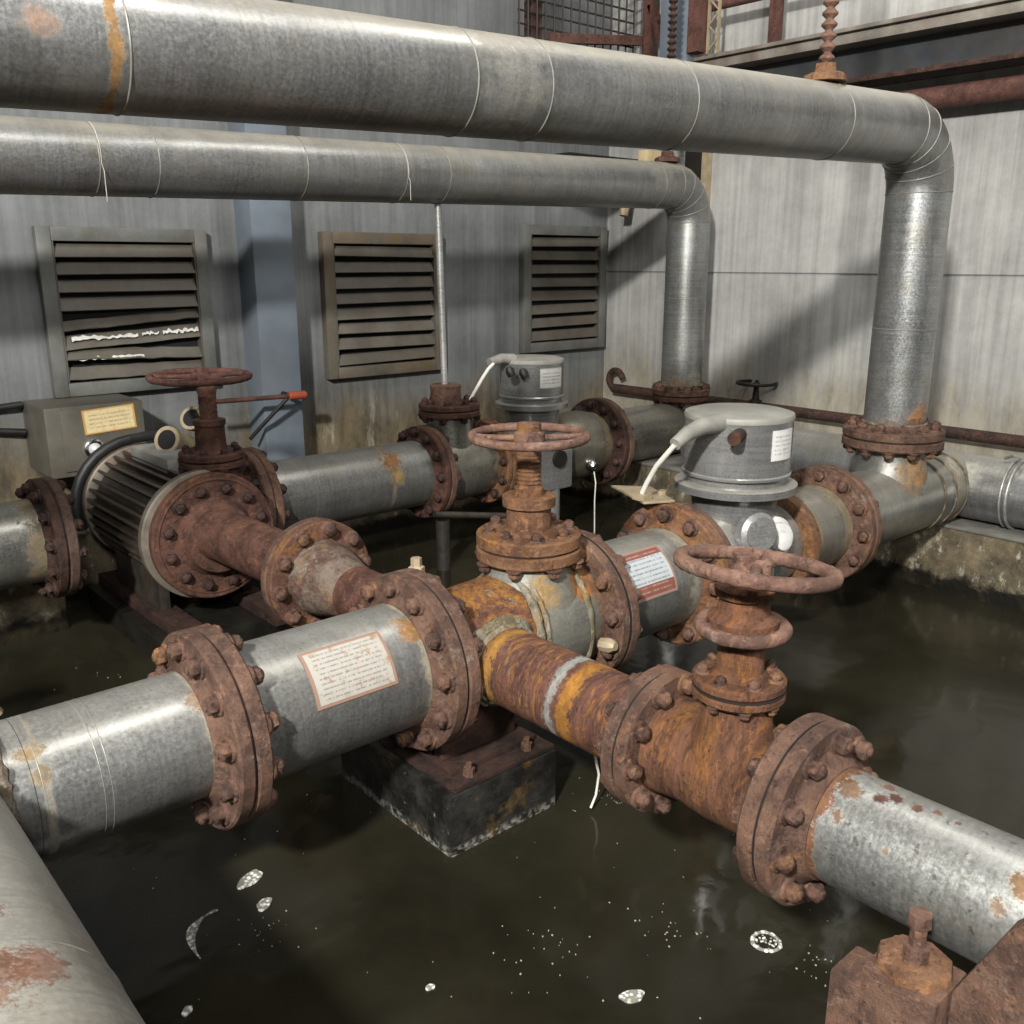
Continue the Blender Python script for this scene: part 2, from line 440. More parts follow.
WL = {}
def thing(name, label, cat, loc=(0, 0, 0), group=None):
    o = bpy.data.objects.new(name, None); COL.objects.link(o)
    o.empty_display_size = 0.05
    o.location = loc; WL[o.name] = V(loc)
    return tag(o, label, cat, group)
def tag(o, label, cat, group=None):
    o['label'] = label; o['category'] = cat
    if group: o['group'] = group
    return o
def struct(o, label=None):
    o['kind'] = 'structure'
    return o

# ------------------------------------------------------------------ bolts, flanges, wheels
_bolts = {}
def bolt_mesh(r, mat, stud=True):
    k = (round(r, 4), mat.name, stud)
    if k not in _bolts:
        m = MB()
        m.lathe((0, 0, 0), Z, [(-0.05 * r, r * 1.28), (0.22 * r, r * 1.28), (0.3 * r, r * 1.2)], 20)
        m.lathe((0, 0, 0), Z, [(0.25 * r, r * 0.9), (0.35 * r, r * 1.0), (1.05 * r, r * 0.98), (1.25 * r, r * 0.88), (1.36 * r, r * 0.68)], 6)
        if stud: m.lathe((0, 0, 0), Z, [(1.3 * r, r * 0.5), (1.5 * r, r * 0.48), (1.58 * r, r * 0.36)], 12)
        o = m.build('bolt', mat, sharp=48); me = o.data; bpy.data.objects.remove(o)
        _bolts[k] = me
    return _bolts[k]
def bolts(parent, c, ax, Rb, n, r, mat, ph=0.0, stud=True, name='bolt'):
    a, u, w = basis(ax); off = WL[parent.name]
    me = bolt_mesh(r, mat, stud)
    for i in range(n):
        th = 2 * PI * (i + ph) / n
        o = bpy.data.objects.new(name, me); COL.objects.link(o); o.parent = parent
        o.location = V(c) + u * (Rb * math.cos(th)) + w * (Rb * math.sin(th)) - off
        q = a.to_track_quat('Z', 'Y') @ Quaternion((0, 0, 1), random.random() * 6)
        o.rotation_mode = 'QUATERNION'; o.rotation_quaternion = q

def flange(parent, c, ax, R, tk, rp, n=12, br=0.021, mat=None, bmat=None, hub=0.03, ph=0.3, rb=None, stud=True, name='flange', seg=72):
    """disc whose mating face is at c and whose pipe leaves along ax"""
    mat = mat or M['rust_flange']; bmat = bmat or M['bolt']
    ch = 0.005
    prof = [(0.001, R - ch), (0.001 + ch, R), (tk - ch, R), (tk, R - ch)]
    if hub: prof += [(tk, rp + 0.028), (tk + hub * .4, rp + 0.014), (tk + hub, rp + 0.004), (tk + hub, rp - 0.01)]
    f = MB().lathe(c, ax, prof, seg).build(name, mat, parent)
    if n: bolts(f, V(c) + V(ax) * tk, V(ax), rb or (R + rp + 0.01) / 2, n, br, bmat, ph, stud)
    return f
def gasket(parent, c, ax, R):
    return MB().lathe(c, ax, [(-0.0009, R), (0.0009, R)], 64).build('gasket', M['gasket'], parent)
def weld(parent, c, ax, r, w=0.008, mat=None):
    return MB().torus(c, ax, r, w, 90, 8, 0.25).build('weld_bead', mat or M['weld'], parent)

def wheel(parent, c, ax, R, r, spokes=4, hubr=0.03, hubh=0.05, mat=None, dish=0.0, ph=0.2, wob=0.12):
    mat = mat or M['rust_wheel']; a, u, w = basis(ax); c = V(c)
    h = MB().torus(c, ax, R, r, 72, 14, wob).build('handwheel', mat, parent)
    MB().lathe(c - a * dish - a * hubh / 2, ax, [(0, hubr * .8), (hubh * .15, hubr), (hubh * .8, hubr), (hubh, hubr * .75), (hubh, hubr * .4), (hubh * 1.5, hubr * .4)], 24).build('hub', mat, h)
    for i in range(spokes):
        th = 2 * PI * i / spokes + ph; d = u * math.cos(th) + w * math.sin(th)
        pts = [c - a * dish + d * hubr * .6, c - a * dish + d * (R * .45), c - a * dish * .4 + d * (R * .8), c + d * R]
        MB().tube(pts, lambda k: r * (.85 - .2 * math.sin(k * PI)), 10).build('spoke', mat, h)
    return h

def plate_on_cyl(name, mat, parent, ax, c, r, a0, a1, s0, s1, skew=0.0, th=0.002):
    """curved plate on a cylinder; ax 0: axis X through (y,z)=c, 2: axis Z through (x,y)=c; angle from -Y up (ax 0) or from -X towards +X via -Y (ax 2)"""
    NA, NS = 20, 4
    off = WL[parent.name]; vs, fs, uvs = [], [], []
    for layer in (0, 1):
        rr = r + 0.0008 + th * layer
        for i in range(NA + 1):
            aa = a0 + (a1 - a0) * i / NA
            for j in range(NS + 1):
                s = s0 + (s1 - s0) * j / NS
                if ax == 0: p = V((s + skew * (aa - a0), c[0] - rr * math.cos(aa), c[1] + rr * math.sin(aa)))
                else: p = V((c[0] - rr * math.cos(aa), c[1] - rr * math.sin(aa), s))
                vs.append(p - off); uvs.append((j / NS, i / NA) if ax == 0 else (i / NA, j / NS))
    K = (NA + 1) * (NS + 1); g = lambda l, i, j: l * K + i * (NS + 1) + j
    for i in range(NA):
        for j in range(NS):
            fs.append((g(1, i, j), g(1, i, j + 1), g(1, i + 1, j + 1), g(1, i + 1, j)))
            fs.append((g(0, i, j), g(0, i + 1, j), g(0, i + 1, j + 1), g(0, i, j + 1)))
    for i in range(NA):
        for j in (0, NS): fs.append((g(0, i, j), g(0, i + 1, j), g(1, i + 1, j), g(1, i, j)))
    for j in range(NS):
        for i in (0, NA): fs.append((g(0, i, j), g(0, i, j + 1), g(1, i, j + 1), g(1, i, j)))
    me = bpy.data.meshes.new(name); me.from_pydata(vs, [], fs)
    uvl = me.uv_layers.new(name='UVMap')
    for l in me.loops: uvl.data[l.index].uv = uvs[l.vertex_index]
    bm = bmesh.new(); bm.from_mesh(me); bmesh.ops.recalc_face_normals(bm, faces=bm.faces); bm.to_mesh(me); bm.free()
    me.materials.append(mat)
    o = bpy.data.objects.new(name, me); COL.objects.link(o); o.parent = parent; WL[o.name] = off
    return o

def flat_label(name, mat, parent, o0, ux, uz, n, th=0.003):
    off = WL[parent.name]; o0, ux, uz, n = V(o0), V(ux), V(uz), V(n)
    vs = [o0, o0 + ux, o0 + ux + uz, o0 + uz]; vs = vs + [p + n * th for p in vs]
    fs = [(4, 5, 6, 7), (3, 2, 1, 0)] + [(k, (k + 1) % 4, 4 + (k + 1) % 4, 4 + k) for k in range(4)]
    me = bpy.data.meshes.new(name); me.from_pydata([v - off for v in vs], [], fs)
    uvl = me.uv_layers.new(name='UVMap'); uv = [(0, 0), (1, 0), (1, 1), (0, 1)] * 2
    for l in me.loops: uvl.data[l.index].uv = uv[l.vertex_index]
    me.materials.append(mat)
    o = bpy.data.objects.new(name, me); COL.objects.link(o); o.parent = parent; WL[o.name] = off
    return o

def arc(p0, p1, p2, n=14):
    """quarter bend from p0 via corner p1 to p2 (circular when the legs are equal)"""
    p0, p1, p2 = V(p0), V(p1), V(p2)
    c = p0 + (p2 - p1)
    return [c + (p0 - c) * math.cos(k / n * PI / 2) + (p2 - c) * math.sin(k / n * PI / 2) for k in range(n + 1)]

# ================================================================== the setting
ZA, YM, YR, XB = 0.47, 1.84, 3.63, 1.435
XW, YW = 4.92, 4.60
def ov(x): return (x, 2.02 - (x - .5) * .0595, 1.858 + (x - .5) * .0255)
zp = lambda x: 1.806 + .0211 * (x - .908)

struct(MB().box((-3.0, YW, -0.6), (XW + 0.2, YW + 0.2, 4.6)).build('wall_back', M['wall_back']))
struct(MB().box((XW, -3.0, -0.6), (XW + 0.2, YW, 4.6)).build('wall_right', M['wall_right']))
struct(MB().box((-3.0, -3.0, -0.7), (XW, YW, -0.6)).build('floor', M['curb']))
w = struct(MB().box((-3.0, -3.0, -0.6), (XW, YW, 0.0)).build('water', M['water']))
struct(MB().box((4.15, -3.0, -0.6), (XW, YW, 0.30)).build('trim_1', M['curb'], bevel=0.012))
struct(MB().box((-3.0, 3.90, -0.6), (1.0, YW, 0.295)).build('trim_2', M['curb'], bevel=0.012))
struct(MB().box((1.0, 4.235, -0.6), (4.15, YW, 0.293)).build('trim_5', M['curb'], bevel=0.012))
struct(MB().box((4.145, -3.0, 0.3005), (4.60, YW - .001, 0.316)).build('trim_6', M['ledge'], bevel=0.004))
struct(MB().box((4.60, -3.0, 0.3005), (XW, YW - 0.001, 0.44)).build('trim_3', M['wall_right'], bevel=0.008))
struct(MB().box((XW - 0.004, -3.0, 1.395), (XW, YW, 1.401)).build('trim_4', M['wall_back']))

# ================================================================== louvre vents
def louvre(x0, x1, z0, z1, label, fm, damaged=False, n=8):
    t = thing('louvre_vent', label, 'vent', ((x0 + x1) / 2, YW, z0), 'louvre vents in the back wall')
    fw = 0.062; yb = YW - 0.001; yf = YW - 0.055
    f = MB()
    f.box((x0, yf, z0), (x0 + fw, yb, z1)); f.box((x1 - fw, yf, z0), (x1, yb, z1))
    f.box((x0 + fw, yf, z1 - fw), (x1 - fw, yb, z1)); f.box((x0 + fw, yf, z0), (x1 - fw, yb, z0 + fw))
    f.build('frame', M[fm], t, bevel=0.006)
    MB().box((x0 + fw, yb - 0.006, z0 + fw), (x1 - fw, yb, z1 - fw)).build('back_plate', M['louvre_void'], t)
    for xx in (x0 + fw, x1 - fw - 0.008): MB().box((xx, yf + 0.004, z0 + fw), (xx + 0.008, yb - 0.006, z1 - fw)).build('inner_trim', M['louvre_blade'], t)
    H = (z1 - z0 - 2 * fw) / n
    for i in range(n):
        zc = z0 + fw + H * (i + 0.5)
        tilt = math.radians(52 + random.uniform(-5, 5)); roll = random.uniform(-.004, .004)
        if damaged and i in (1, 2, 3): tilt += math.radians((-14, 10, -20)[i - 1]); roll = (-.012, .016, .02)[i - 1]
        b = MB(); d = 0.036; xa, xb = x0 + fw + 0.009, x1 - fw - 0.009
        ca, sa = math.cos(tilt), math.sin(tilt); yc = YW - 0.036; NS = 10
        ring = []
        for k in range(NS + 1):
            xx = xa + (xb - xa) * k / NS; dz = roll * (2 * k / NS - 1) + (random.uniform(-.003, .003) if damaged and i < 4 else 0)
            base = len(b.v)
            for (s, h) in ((-1, -.003), (1, -.003), (1, .003), (-1, .003)):
                b.v.append(V((xx, yc + s * d * ca * .62 - h * sa, zc + dz + s * d * sa + h * ca)))
            ring.append(base)
        b.ringface(ring, 4)
        b.build('slat', M['louvre_blade'], t, sharp=30)
    if damaged:
        for (xa, xb, zz, s) in ((x0 + .10, x0 + .40, z0 + .262, .021), (x0 + .42, x0 + .50, z0 + .272, .014), (x0 + .52, x1 - .08, z0 + .276, .02), (x0 + .10, x0 + .42, z0 + .168, .012)):
            m = MB(); N = 18; rings = []
            for k in range(N + 1):
                xx = xa + (xb - xa) * k / N; h = s * random.uniform(.35, 1.1); o = random.uniform(-.006, .006)
                base = len(m.v)
                for (yy, z_) in ((YW - .052, -h * .5), (YW - .048, h * .5), (YW - .045, h * .5), (YW - .049, -h * .5)): m.v.append(V((xx, yy, zz + o + z_)))
                rings.append(base)
            m.ringface(rings, 4); m.build('torn_backing', M['torn'], t)
    return t
louvre(1.235, 2.012, 0.86, 1.612, 'grey louvre vent with bent slats and torn white sheet, behind the wall junction box', 'louvre_frame', True)
louvre(2.655, 3.46, 0.83, 1.618, 'louvre vent with brown rust-stained left frame beside the thin upright pipe', 'louvre_frame_stained')
louvre(4.10, 4.865, 0.885, 1.69, 'louvre vent in the room corner, behind the drop of the rear overhead pipe', 'louvre_frame')

# column and steelwork
c = thing('wall_column', 'blue-grey painted steel column on the back wall between two louvre vents', 'column', (2.31, 4.51, 0.295))
MB().box((2.19, 4.42, 0.296), (2.41, YW - 0.001, 4.4)).build('column_body', M['blue_steel'], c, bevel=0.006)

t = thing('wall_lever', 'thin rusty rod lever with red tip and dark brace fixed to the blue-grey column', 'lever', (2.3, 4.4, 0.8))
MB().tube([(1.80, 4.30, .812), (2.34, 4.30, .80)], .012, 10).build('rod', M['rust_red'], t)
MB().cyl((2.27, 4.30, .803), (2.365, 4.30, .80), .022, 16, .004).build('grip', plain('red_paint', (0.30, 0.06, 0.03), 0.5), t)
MB().tube([(2.26, 4.30, .79), (2.18, 4.34, .70), (2.10, 4.419, .585)], .010, 10).build('brace', M['black_metal'], t)
MB().cyl((2.30, 4.312, .80), (2.30, 4.42, .80), .012, 12).build('mount', M['black_metal'], t)

t = thing('steel_beam', 'dark steel beam with pale top flange along the upper right wall', 'beam', (4.8, 1.5, 2.35))
MB().box((4.70, -3, 2.53), (XW - .001, 4.3, 2.575)).box((4.69, -3, 2.585), (XW - .001, 4.3, 2.605)).box((4.72, -3, 2.575), (XW - .001, 4.3, 2.585)).build('top_flange', M['beam_flange'], t, bevel=0.003)
MB().box((4.83, -3, 2.37), (4.85, 4.3, 2.53)).build('web', M['beam_dark'], t)
MB().box((4.72, -3, 2.345), (XW - .001, 4.3, 2.37)).build('bottom_flange', M['rust_dark'], t, bevel=0.003)

t = thing('wall_pipe', 'thick rust-red pipe high on the right wall just below the dark beam', 'pipe', (4.8, 0, 2.23))
MB().cyl((4.80, -3, 2.228), (4.80, 3.3, 2.235), .052, 28).build('pipe', M['rust_red'], t)
for yy in (-1.2, 0.6, 3.0): MB().torus((4.80, yy, 2.233), Y, .056, .006, 32, 8).box((4.80, yy - .015, 2.28), (XW - .001, yy + .015, 2.30)).build('bracket', M['rust_dark'], t)

t = thing('wall_pipe', 'slim rusty pipe running low along the right wall behind the pipework', 'pipe', (4.85, 2, .61))
MB().cyl((4.85, -3, .612), (4.85, 4.44, .607), .031, 24).build('pipe', M['rust_dark'], t)
MB().tube([(4.85, 4.42 + .062 * math.sin(a), .607 + .062 - .062 * math.cos(a)) for a in [k * .35 for k in range(14)]], .022, 16).build('hook_bend', M['rust_dark'], t)
for yy in (-.6, 1.0, 2.2, 3.9): MB().box((4.83, yy - .012, .575), (XW - .001, yy + .012, .59)).build('bracket', M['rust_dark'], t)

t = thing('wall_valve', 'small dark handwheel valve on the slim pipe at the right wall', 'valve', (4.85, 3.27, .63))
MB().lathe((4.85, 3.27, .61), Z, [(0, .04), (.035, .04), (.045, .02), (.09, .018), (.13, .014)], 20).build('stem', M['black_metal'], t)
wheel(t, (4.85, 3.27, .752), Z, .115, .010, 4, .022, .03, M['black_metal'], .012, .5)

t = thing('handrail', 'rust-red handrail with two posts standing above the dark beam', 'railing', (4.75, 3.6, 2.605))
for yy in (3.22, 4.12):
    MB().box((4.70, yy - .03, 2.606), (4.75, yy + .03, 3.6)).build('post', M['rust_red'], t, bevel=.004)
MB().cyl((4.725, -1, 2.815), (4.725, 4.12, 2.865), .024, 20).build('rail', M['rust_red'], t)
MB().bar((4.725, 4.10, 2.95), (4.725, 3.96, 2.62), .035, .05, X).build('brace', M['rust_red'], t)

t = thing('mesh_screen', 'dark wire mesh screen with rusty frame above the overhead pipes', 'screen', (4.2, 4.15, 2.5))
m = MB(); x0, x1, z0, z1 = 3.70, 4.64, 2.45, 3.5
k = x0
while k <= x1 + .001: m.tube([(k, 4.15, z0), (k, 4.15, z1)], .0055, 6); k += .066
k = z0
while k <= z1 + .001: m.tube([(x0, 4.16, k), (x1, 4.16, k)], .0055, 6); k += .066
m.build('wire_grid', M['mesh_metal'], t)
MB().box((3.80, 4.18, 2.35), (3.90, 4.22, 3.6)).build('frame_post', M['rust_dark'], t)
MB().bar((3.9, 4.13, 2.66), (4.66, 4.13, 2.75), .04, .05).build('frame_rail', M['rust_red'], t)
MB().bar((3.85, 4.22, 2.5), (3.85, YW - .001, 2.5), .04, .04).build('wall_mount', M['rust_dark'], t)

t = thing('corner_column', 'blue painted steel column in the upper room corner beside the handrail', 'column', (4.82, 3.86, 1.74))
MB().box((4.62, 3.74, 2.34), (4.688, 3.94, 4.4)).build('column_body', M['blue_steel'], t, bevel=.004)
MB().box((4.62, 3.66, 2.62), (4.70, 3.735, 4.4)).build('edge_strip', M['rust_red'], t)
MB().box((4.86, 3.74, 1.74), (XW - .001, 3.775, 2.34)).build('foot_strip', M['tan_cast'], t)
MB().box((4.88, 3.78, 1.86), (XW - .001, 3.92, 2.34)).build('foot_plate', M['black_metal'], t)
t = thing('lattice_strip', 'narrow pale zigzag lattice strip beside the blue corner column', 'lattice', (4.7, 3.6, 2.61))
m = MB(); m.box((4.68, 3.635, 2.607), (4.70, 3.645, 4.4)); m.box((4.68, 3.565, 2.607), (4.70, 3.575, 4.4))
for k in range(26):
    za_ = 2.62 + k * .068; a, b = (3.57, 3.64) if k % 2 else (3.64, 3.57)
    m.bar((4.69, a, za_), (4.69, b, za_ + .068), .008, .008, X)
m.build('lattice', M['tan_cast'], t)

def hanger(x, y, z0, label, mat, pad):
    t = thing('hanger_rod', label, 'hanger', (x, y, z0), 'threaded hanger rods')
    pr = [(0, .014)]; zz = .03
    while zz < 1.6:
        pr += [(zz, .013), (zz + .012, .026), (zz + .018, .026), (zz + .03, .013)]; zz += .034
    MB().lathe((x, y, z0 + .03), Z, pr, 16).build('threaded_rod', mat, t)
    MB().lathe((x, y, z0), Z, [(0, .075), (.022, .07), (.03, .05)], 8).lathe((x, y, z0 + .028), Z, [(0, .04), (.03, .036)], 6).build('base_nut', pad, t)
hanger(3.05, ov(3.05)[1], ov(3.05)[2] + .1225, 'rusty threaded hanger rod rising from the top of the thick overhead pipe', M['rust_wheel'], M['rust_bonnet'])
hanger(4.36, YR, 1.879 + .1255, 'dark threaded hanger rod above the rear overhead pipe beside the blue corner column', M['rust_dark'], M['rust_red'])

t = thing('pipe_bracket', 'dark wall bracket with tan block behind the rear overhead pipe elbow', 'bracket', (4.4, 4.1, 1.95))
MB().box((3.95, 4.0, 2.01), (4.85, 4.06, 2.06)).box((3.95, 4.06, 2.01), (4.02, YW - .001, 2.06)).box((4.70, 4.06, 1.95), (4.76, YW - .001, 2.01)).build('arm', M['black_metal'], t)
MB().box((4.53, 3.93, 2.0), (4.80, 3.999, 2.11)).build('block', M['wood_tan'], t, bevel=.006)
MB().lathe((4.75, 4.3, 1.75), V((.2, 0, 1)), [(0, .03), (.3, .045)], 8).build('stub', M['tan_cast'], t)

# ================================================================== overhead pipes
def overhead(label, y, pa, pb, xd, r, Rb, zend, seams, mat, vmat, Rf, drop_seams=()):
    t = thing('overhead_pipe', label, 'pipe', (xd, y, zend))
    pa, pb = V(pa), V(pb)
    d = (pb - pa).normalized()
    MB().tube([pa, pa + (pb - pa) * .5, pb], r, 72).build('run', mat, t)
    top = V((xd, y, pb.z + d.z * Rb)) ; p2 = V((xd, y, top.z - Rb))
    path = arc(pb, top, p2, 16)
    MB().tube([pb - d * .002] + path[1:-1] + [p2 - Z * .002], r * 1.004, 72).build('elbow', mat, t)
    MB().tube([p2, (xd, y, (p2.z + zend) / 2), (xd, y, zend + .04)], r, 72).build('drop', vmat, t)
    for k in (0, 4, 8, 12, 16):
        i = path[k]; a = (path[min(k + 1, 16)] - path[max(k - 1, 0)]).normalized()
        MB().torus(i, a, r * 1.004, .0022, 80, 8).build('seam', M['seam'], t)
    for sx in seams:
        p = pa + (pb - pa) * ((sx - pa.x) / (pb.x - pa.x))
        MB().torus(p, d, r, .0022, 80, 8).build('seam', M['seam'], t)
    for sz in drop_seams: MB().torus((xd, y, sz), Z, r, .0018, 80, 8).build('seam', M['seam'], t)
    f = flange(t, (xd, y, zend), Z, Rf, .037, r, 12, .02, M['rust_flange'], hub=.02)
    weld(t, (xd, y, zend + .06), Z, r + .002, .006)
    return t
g1 = galv('galv_overhead', 0, (0.31, 0.315, 0.31), 0.8, [('band', 0, .692, .014, (0.27, 0.14, 0.028), .9), ('spot', (.565, 1.885, 1.87), .04, ORANGE, .55), ('band', 0, 1.64, .11, (0.22, 0.2, 0.15), .4)], patina=.35)
gd1 = galv('galv_drop', 2, (0.36, 0.37, 0.37), 0.0, [('spot', (3.70, 1.71, .85), .075, (0.30, 0.13, 0.035), .9), ('band', 2, .80, .05, (0.13, 0.075, 0.045), .8), ('spot', (3.64, 1.72, .88), .03, (0.5, .5, .45), .7)], rough=.33)
overhead('thick galvanised overhead pipe in front, with orange ring stain, elbow and drop to flange', YM, ov(-2.5), ov(3.52), 3.74, .122, .22, .757, (.725, 1.52, 1.75, 2.29, 3.06), g1, gd1, .20, (1.20,))
g2 = galv('galv_overhead_rear', 0, (0.30, 0.305, 0.30), 0.75, [('band', 0, 4.2, .12, (0.2, 0.18, 0.13), .35)])
gd2 = galv('galv_drop_rear', 2, (0.33, 0.34, 0.33), 0.0, [('band', 2, .74, .05, (0.26, 0.17, 0.08), .8), ('spot', (4.56, 3.51, .78), .07, (0.4, .36, .28), .6)])
overhead('thinner galvanised overhead pipe behind, nearer the louvre vents, turning down in the corner', YR, (-2.5, YR, zp(-2.5)), (4.38, YR, zp(4.38)), 4.58, .125, .2, .672, (1.19, 1.40, 2.0, 2.484, 2.72, 4.22), g2, gd2, .175, (1.25,))
for (x, y, r, zz, ln, lab) in ((1.195, YR, .1265, zp(1.195), .13, 'thin wire hanging off the rear overhead pipe above the torn louvre vent'), (2.487, YR, .1265, zp(2.487), .10, 'thin wire hanging off the rear overhead pipe near the stained louvre vent')):
    pts = [(x, y - r * math.sin(a), zz + r * math.cos(a)) for a in [k * .16 for k in range(2, 12)]] + [(x + .004, y - r - .003, zz - .02 - ln * k / 5) for k in range(1, 6)]
    o = MB().tube(pts, .0014, 6).build('hanging_wire', M['wire']); tag(o, lab, 'wire')
o = MB().tube([(2.735, YR, zp(2.74) - .1255), (2.745, YR, 1.3), (2.755, YR, .886)], .016, 16).build('upright_pipe', M['rod_grey'])
tag(o, 'thin pale upright pipe from the rear overhead pipe down to a rusty bonnet', 'pipe')

# ================================================================== foreground header pipe
gA = galv('galv_spool_a', 0, (0.36, 0.365, 0.355), 0.25, [('spot', (.352, 1.755, .59), .032, OCHRE, .8), ('spot', (.36, 1.72, .55), .022, OCHRE, .7), ('band', 0, .365, .010, (0.24, .19, .11), .5), ('band', 0, .688, .018, (0.33, .29, .19), .8), ('spot', (.672, 1.76, .58), .03, (0.3, .16, .05), .7)], rough=.32, patina=.3)
t = thing('header_pipe', 'dusty grey pipe with red rust patches in the near left corner', 'pipe', (.097, 1.0, ZA))
gh = galv('galv_header', 1, (0.40, 0.40, 0.37), 0.35, [('spot', (.19, 1.065, .65), .055, (0.20, 0.085, 0.05), .8), ('spot', (.165, 1.21, .665), .045, (0.17, 0.08, 0.07), .8), ('spot', (.13, 1.06, .67), .075, (0.20, 0.088, 0.05), .8), ('spot', (.10, 1.20, .675), .05, (0.22, 0.095, 0.075), .8)], rough=.45, metal=.5)
MB().cyl((.097, -2.5, ZA), (.097, 2.7, ZA), .205, 72).build('pipe', gh, t)
MB().torus((.097, 1.13, ZA), Y, .205, .0016, 80, 8).build('seam', M['seam'], t)
MB().cyl((.20, YM, ZA), (.345, YM, ZA), .14, 72).build('nozzle', gA, t)
MB().torus((.302, YM, ZA), X, .143, .012, 90, 8, .6).build('weld_bead', M['weld'], t)
MB().lathe((.33, 2.12, .60), V((-.5, 0, 1)), [(-.10, .016), (.03, .016), (.03, .03), (.06, .03), (.065, .02)], 8).build('vent_stub', M['tan_cast'], t)

# ================================================================== main line (front)
LAB_B = labelmat('placard_worn', (0.36, 0.345, 0.31), (0.25, 0.16, 0.12), 12, None, (0.24, 0.12, 0.045), .7, (0.16, .15, .15))
LAB_C = labelmat('placard_red', (0.40, 0.43, 0.44), (0.28, 0.18, 0.145), 11, ((0.19, 0.065, 0.048), .27, .80), None, 0, (.12, .14, .18))
t = thing('pipe_spool', 'galvanised pipe length from the near left corner pipe to the first flange joint', 'pipe', (.5, YM, ZA))
MB().cyl((.346, YM, ZA), (.70, YM, ZA), .14, 72).build('pipe', gA, t)
flange(t, (.733, YM, ZA), -X, .222, .036, .14, 12, .021, hub=.02, ph=.35)
for xx in (.36, .46, .475): MB().torus((xx, YM, ZA), X, .1396, .0010, 80, 6).build('score_line', M['seam'], t)

gB = galv('galv_spool_b', 0, (0.36, 0.365, 0.355), 0.3, [('band', 0, 1.225, .020, (0.31, .27, .17), .85), ('spot', (1.215, 1.75, .61), .05, (0.33, .15, .035), .9), ('spot', (1.19, 1.77, .615), .03, (0.33, .17, .05), .7)], rough=.32, patina=.3)
t = thing('pipe_spool', 'short galvanised pipe with worn rust-streaked placard between two bolted flange joints', 'pipe', (1.05, YM, ZA))
MB().cyl((.77, YM, ZA), (1.25, YM, ZA), .16, 72).build('pipe', gB, t)
flange(t, (.735, YM, ZA), X, .222, .036, .16, 12, .021, hub=.0, ph=.35)
flange(t, (1.279, YM, ZA), -X, .232, .038, .16, 12, .022, hub=.02, ph=.2)
gasket(t, (.734, YM, ZA), X, .214)
plate_on_cyl('placard', LAB_B, t, 0, (YM, ZA), .16, math.radians(13), math.radians(62), .912, 1.125)

t = thing('pipe_cross', 'rusty cross fitting with orange and white crust, carrying the middle handwheel valve', 'pipe fitting', (1.41, YM, ZA))
cm = rust('rust_cross_body', (0.08, 0.035, 0.027), (0.20, 0.085, 0.055), (0.44, 0.20, 0.04), 0.55, 0.9, 1.3)
MB().lathe((1.316, YM, ZA), X, [(0, .165), (.03, .155), (.12, .152), (.24, .158), (.30, .163)], 72).build('body', cm, t)
nk = galv('galv_neck', 2, (0.24, 0.24, 0.21), 0, [('spot', (1.77, 1.72, .60), .075, (0.30, .12, .025), .95), ('spot', (1.62, 1.71, .60), .06, (0.36, .22, .07), .85), ('band', 0, 1.82, .025, (0.22, .1, .04), .8)], rough=.45, metal=.4, patina=.8)
vb_ = MB().lathe((1.60, YM, ZA), X, [(0, .165), (.05, .172), (.12, .174), (.19, .168), (.228, .165)], 72).build('valve_body', nk, t)
MB().lathe((1.68, YM, ZA), Z, [(0, .160), (.10, .150), (.15, .128), (.19, .118)], 64).build('neck', nk, vb_)
wc = rust('weld_crust', (0.12, 0.10, 0.06), (0.27, 0.26, 0.21), (0.36, 0.21, 0.06), .35, .6, tone=1.0)
for (xx, rr, ww) in ((1.60, .166, .011), (1.625, .170, .007), (1.785, .172, .009)): MB().torus((xx, YM, ZA), V((1, -.10, .05)), rr, ww, 80, 8, .4).build('weld_bead', wc, t)
flange(t, (1.281, YM, ZA), X, .232, .038, .16, 12, .022, hub=0, ph=.2)
flange(t, (1.864, YM, ZA), -X, .228, .037, .165, 12, .022, M['rust_flange'], hub=0, ph=.3)
gasket(t, (1.28, YM, ZA), X, .228)
flange(t, (1.68, YM, .70), -Z, .147, .036, .118, 8, .017, M['rust_bonnet'], hub=0, ph=.3)
gasket(t, (1.68, YM, .7005), Z, .14)
b = MB().cyl((XB, YM - .12, ZA), (XB, 1.19, ZA), .098, 64).build('branch_pipe', M['rust_branch'], t)
MB().torus((XB, 1.66, ZA), Y, .100, .010, 72, 8, .4).torus((XB, 1.685, ZA), Y, .106, .016, 72, 8, .4).build('weld_bead', wc, b)
flange(t, (XB, 1.152, ZA), Y, .155, .032, .098, 10, .018, hub=.02, ph=.1)
b = MB().cyl((XB, YM + .12, ZA), (XB, 2.40, ZA), .086, 64).build('branch_pipe', rust('rust_branch_rear', (0.07, 0.03, 0.022), (0.17, 0.075, 0.055), (0.28, 0.13, 0.06), .3, .35), t)
MB().lathe((XB, 2.36, ZA), Y, [(0, .086), (.05, .092), (.17, .122), (.205, .124)], 64).build('reducer', rust('rust_pale_reducer', (0.11, 0.06, 0.045), (0.25, 0.2, 0.16), (0.36, .2, .08), .3, .7), b)
flange(t, (XB, 2.60, ZA), -Y, .185, .034, .12, 10, .021, rust('rust_flange_orange', (0.085, 0.04, 0.027), (0.18, 0.09, 0.06), (0.34, 0.16, 0.05), .35), hub=0, ph=.2)
MB().box((1.30, YM - .09, .205), (1.55, YM - .05, .335)).box((1.30, YM + .05, .205), (1.55, YM + .09, .335)).build('saddle_plate', M['rust_dark'], t, bevel=.004)
MB().cyl((1.36, 1.93, .50), (1.36, 1.93, .675), .012, 12).lathe((1.36, 1.93, .655), Z, [(0, .022), (.025, .022), (.028, .015), (.05, .015)], 6).build('lifting_stud', M['tan_cast'], t)
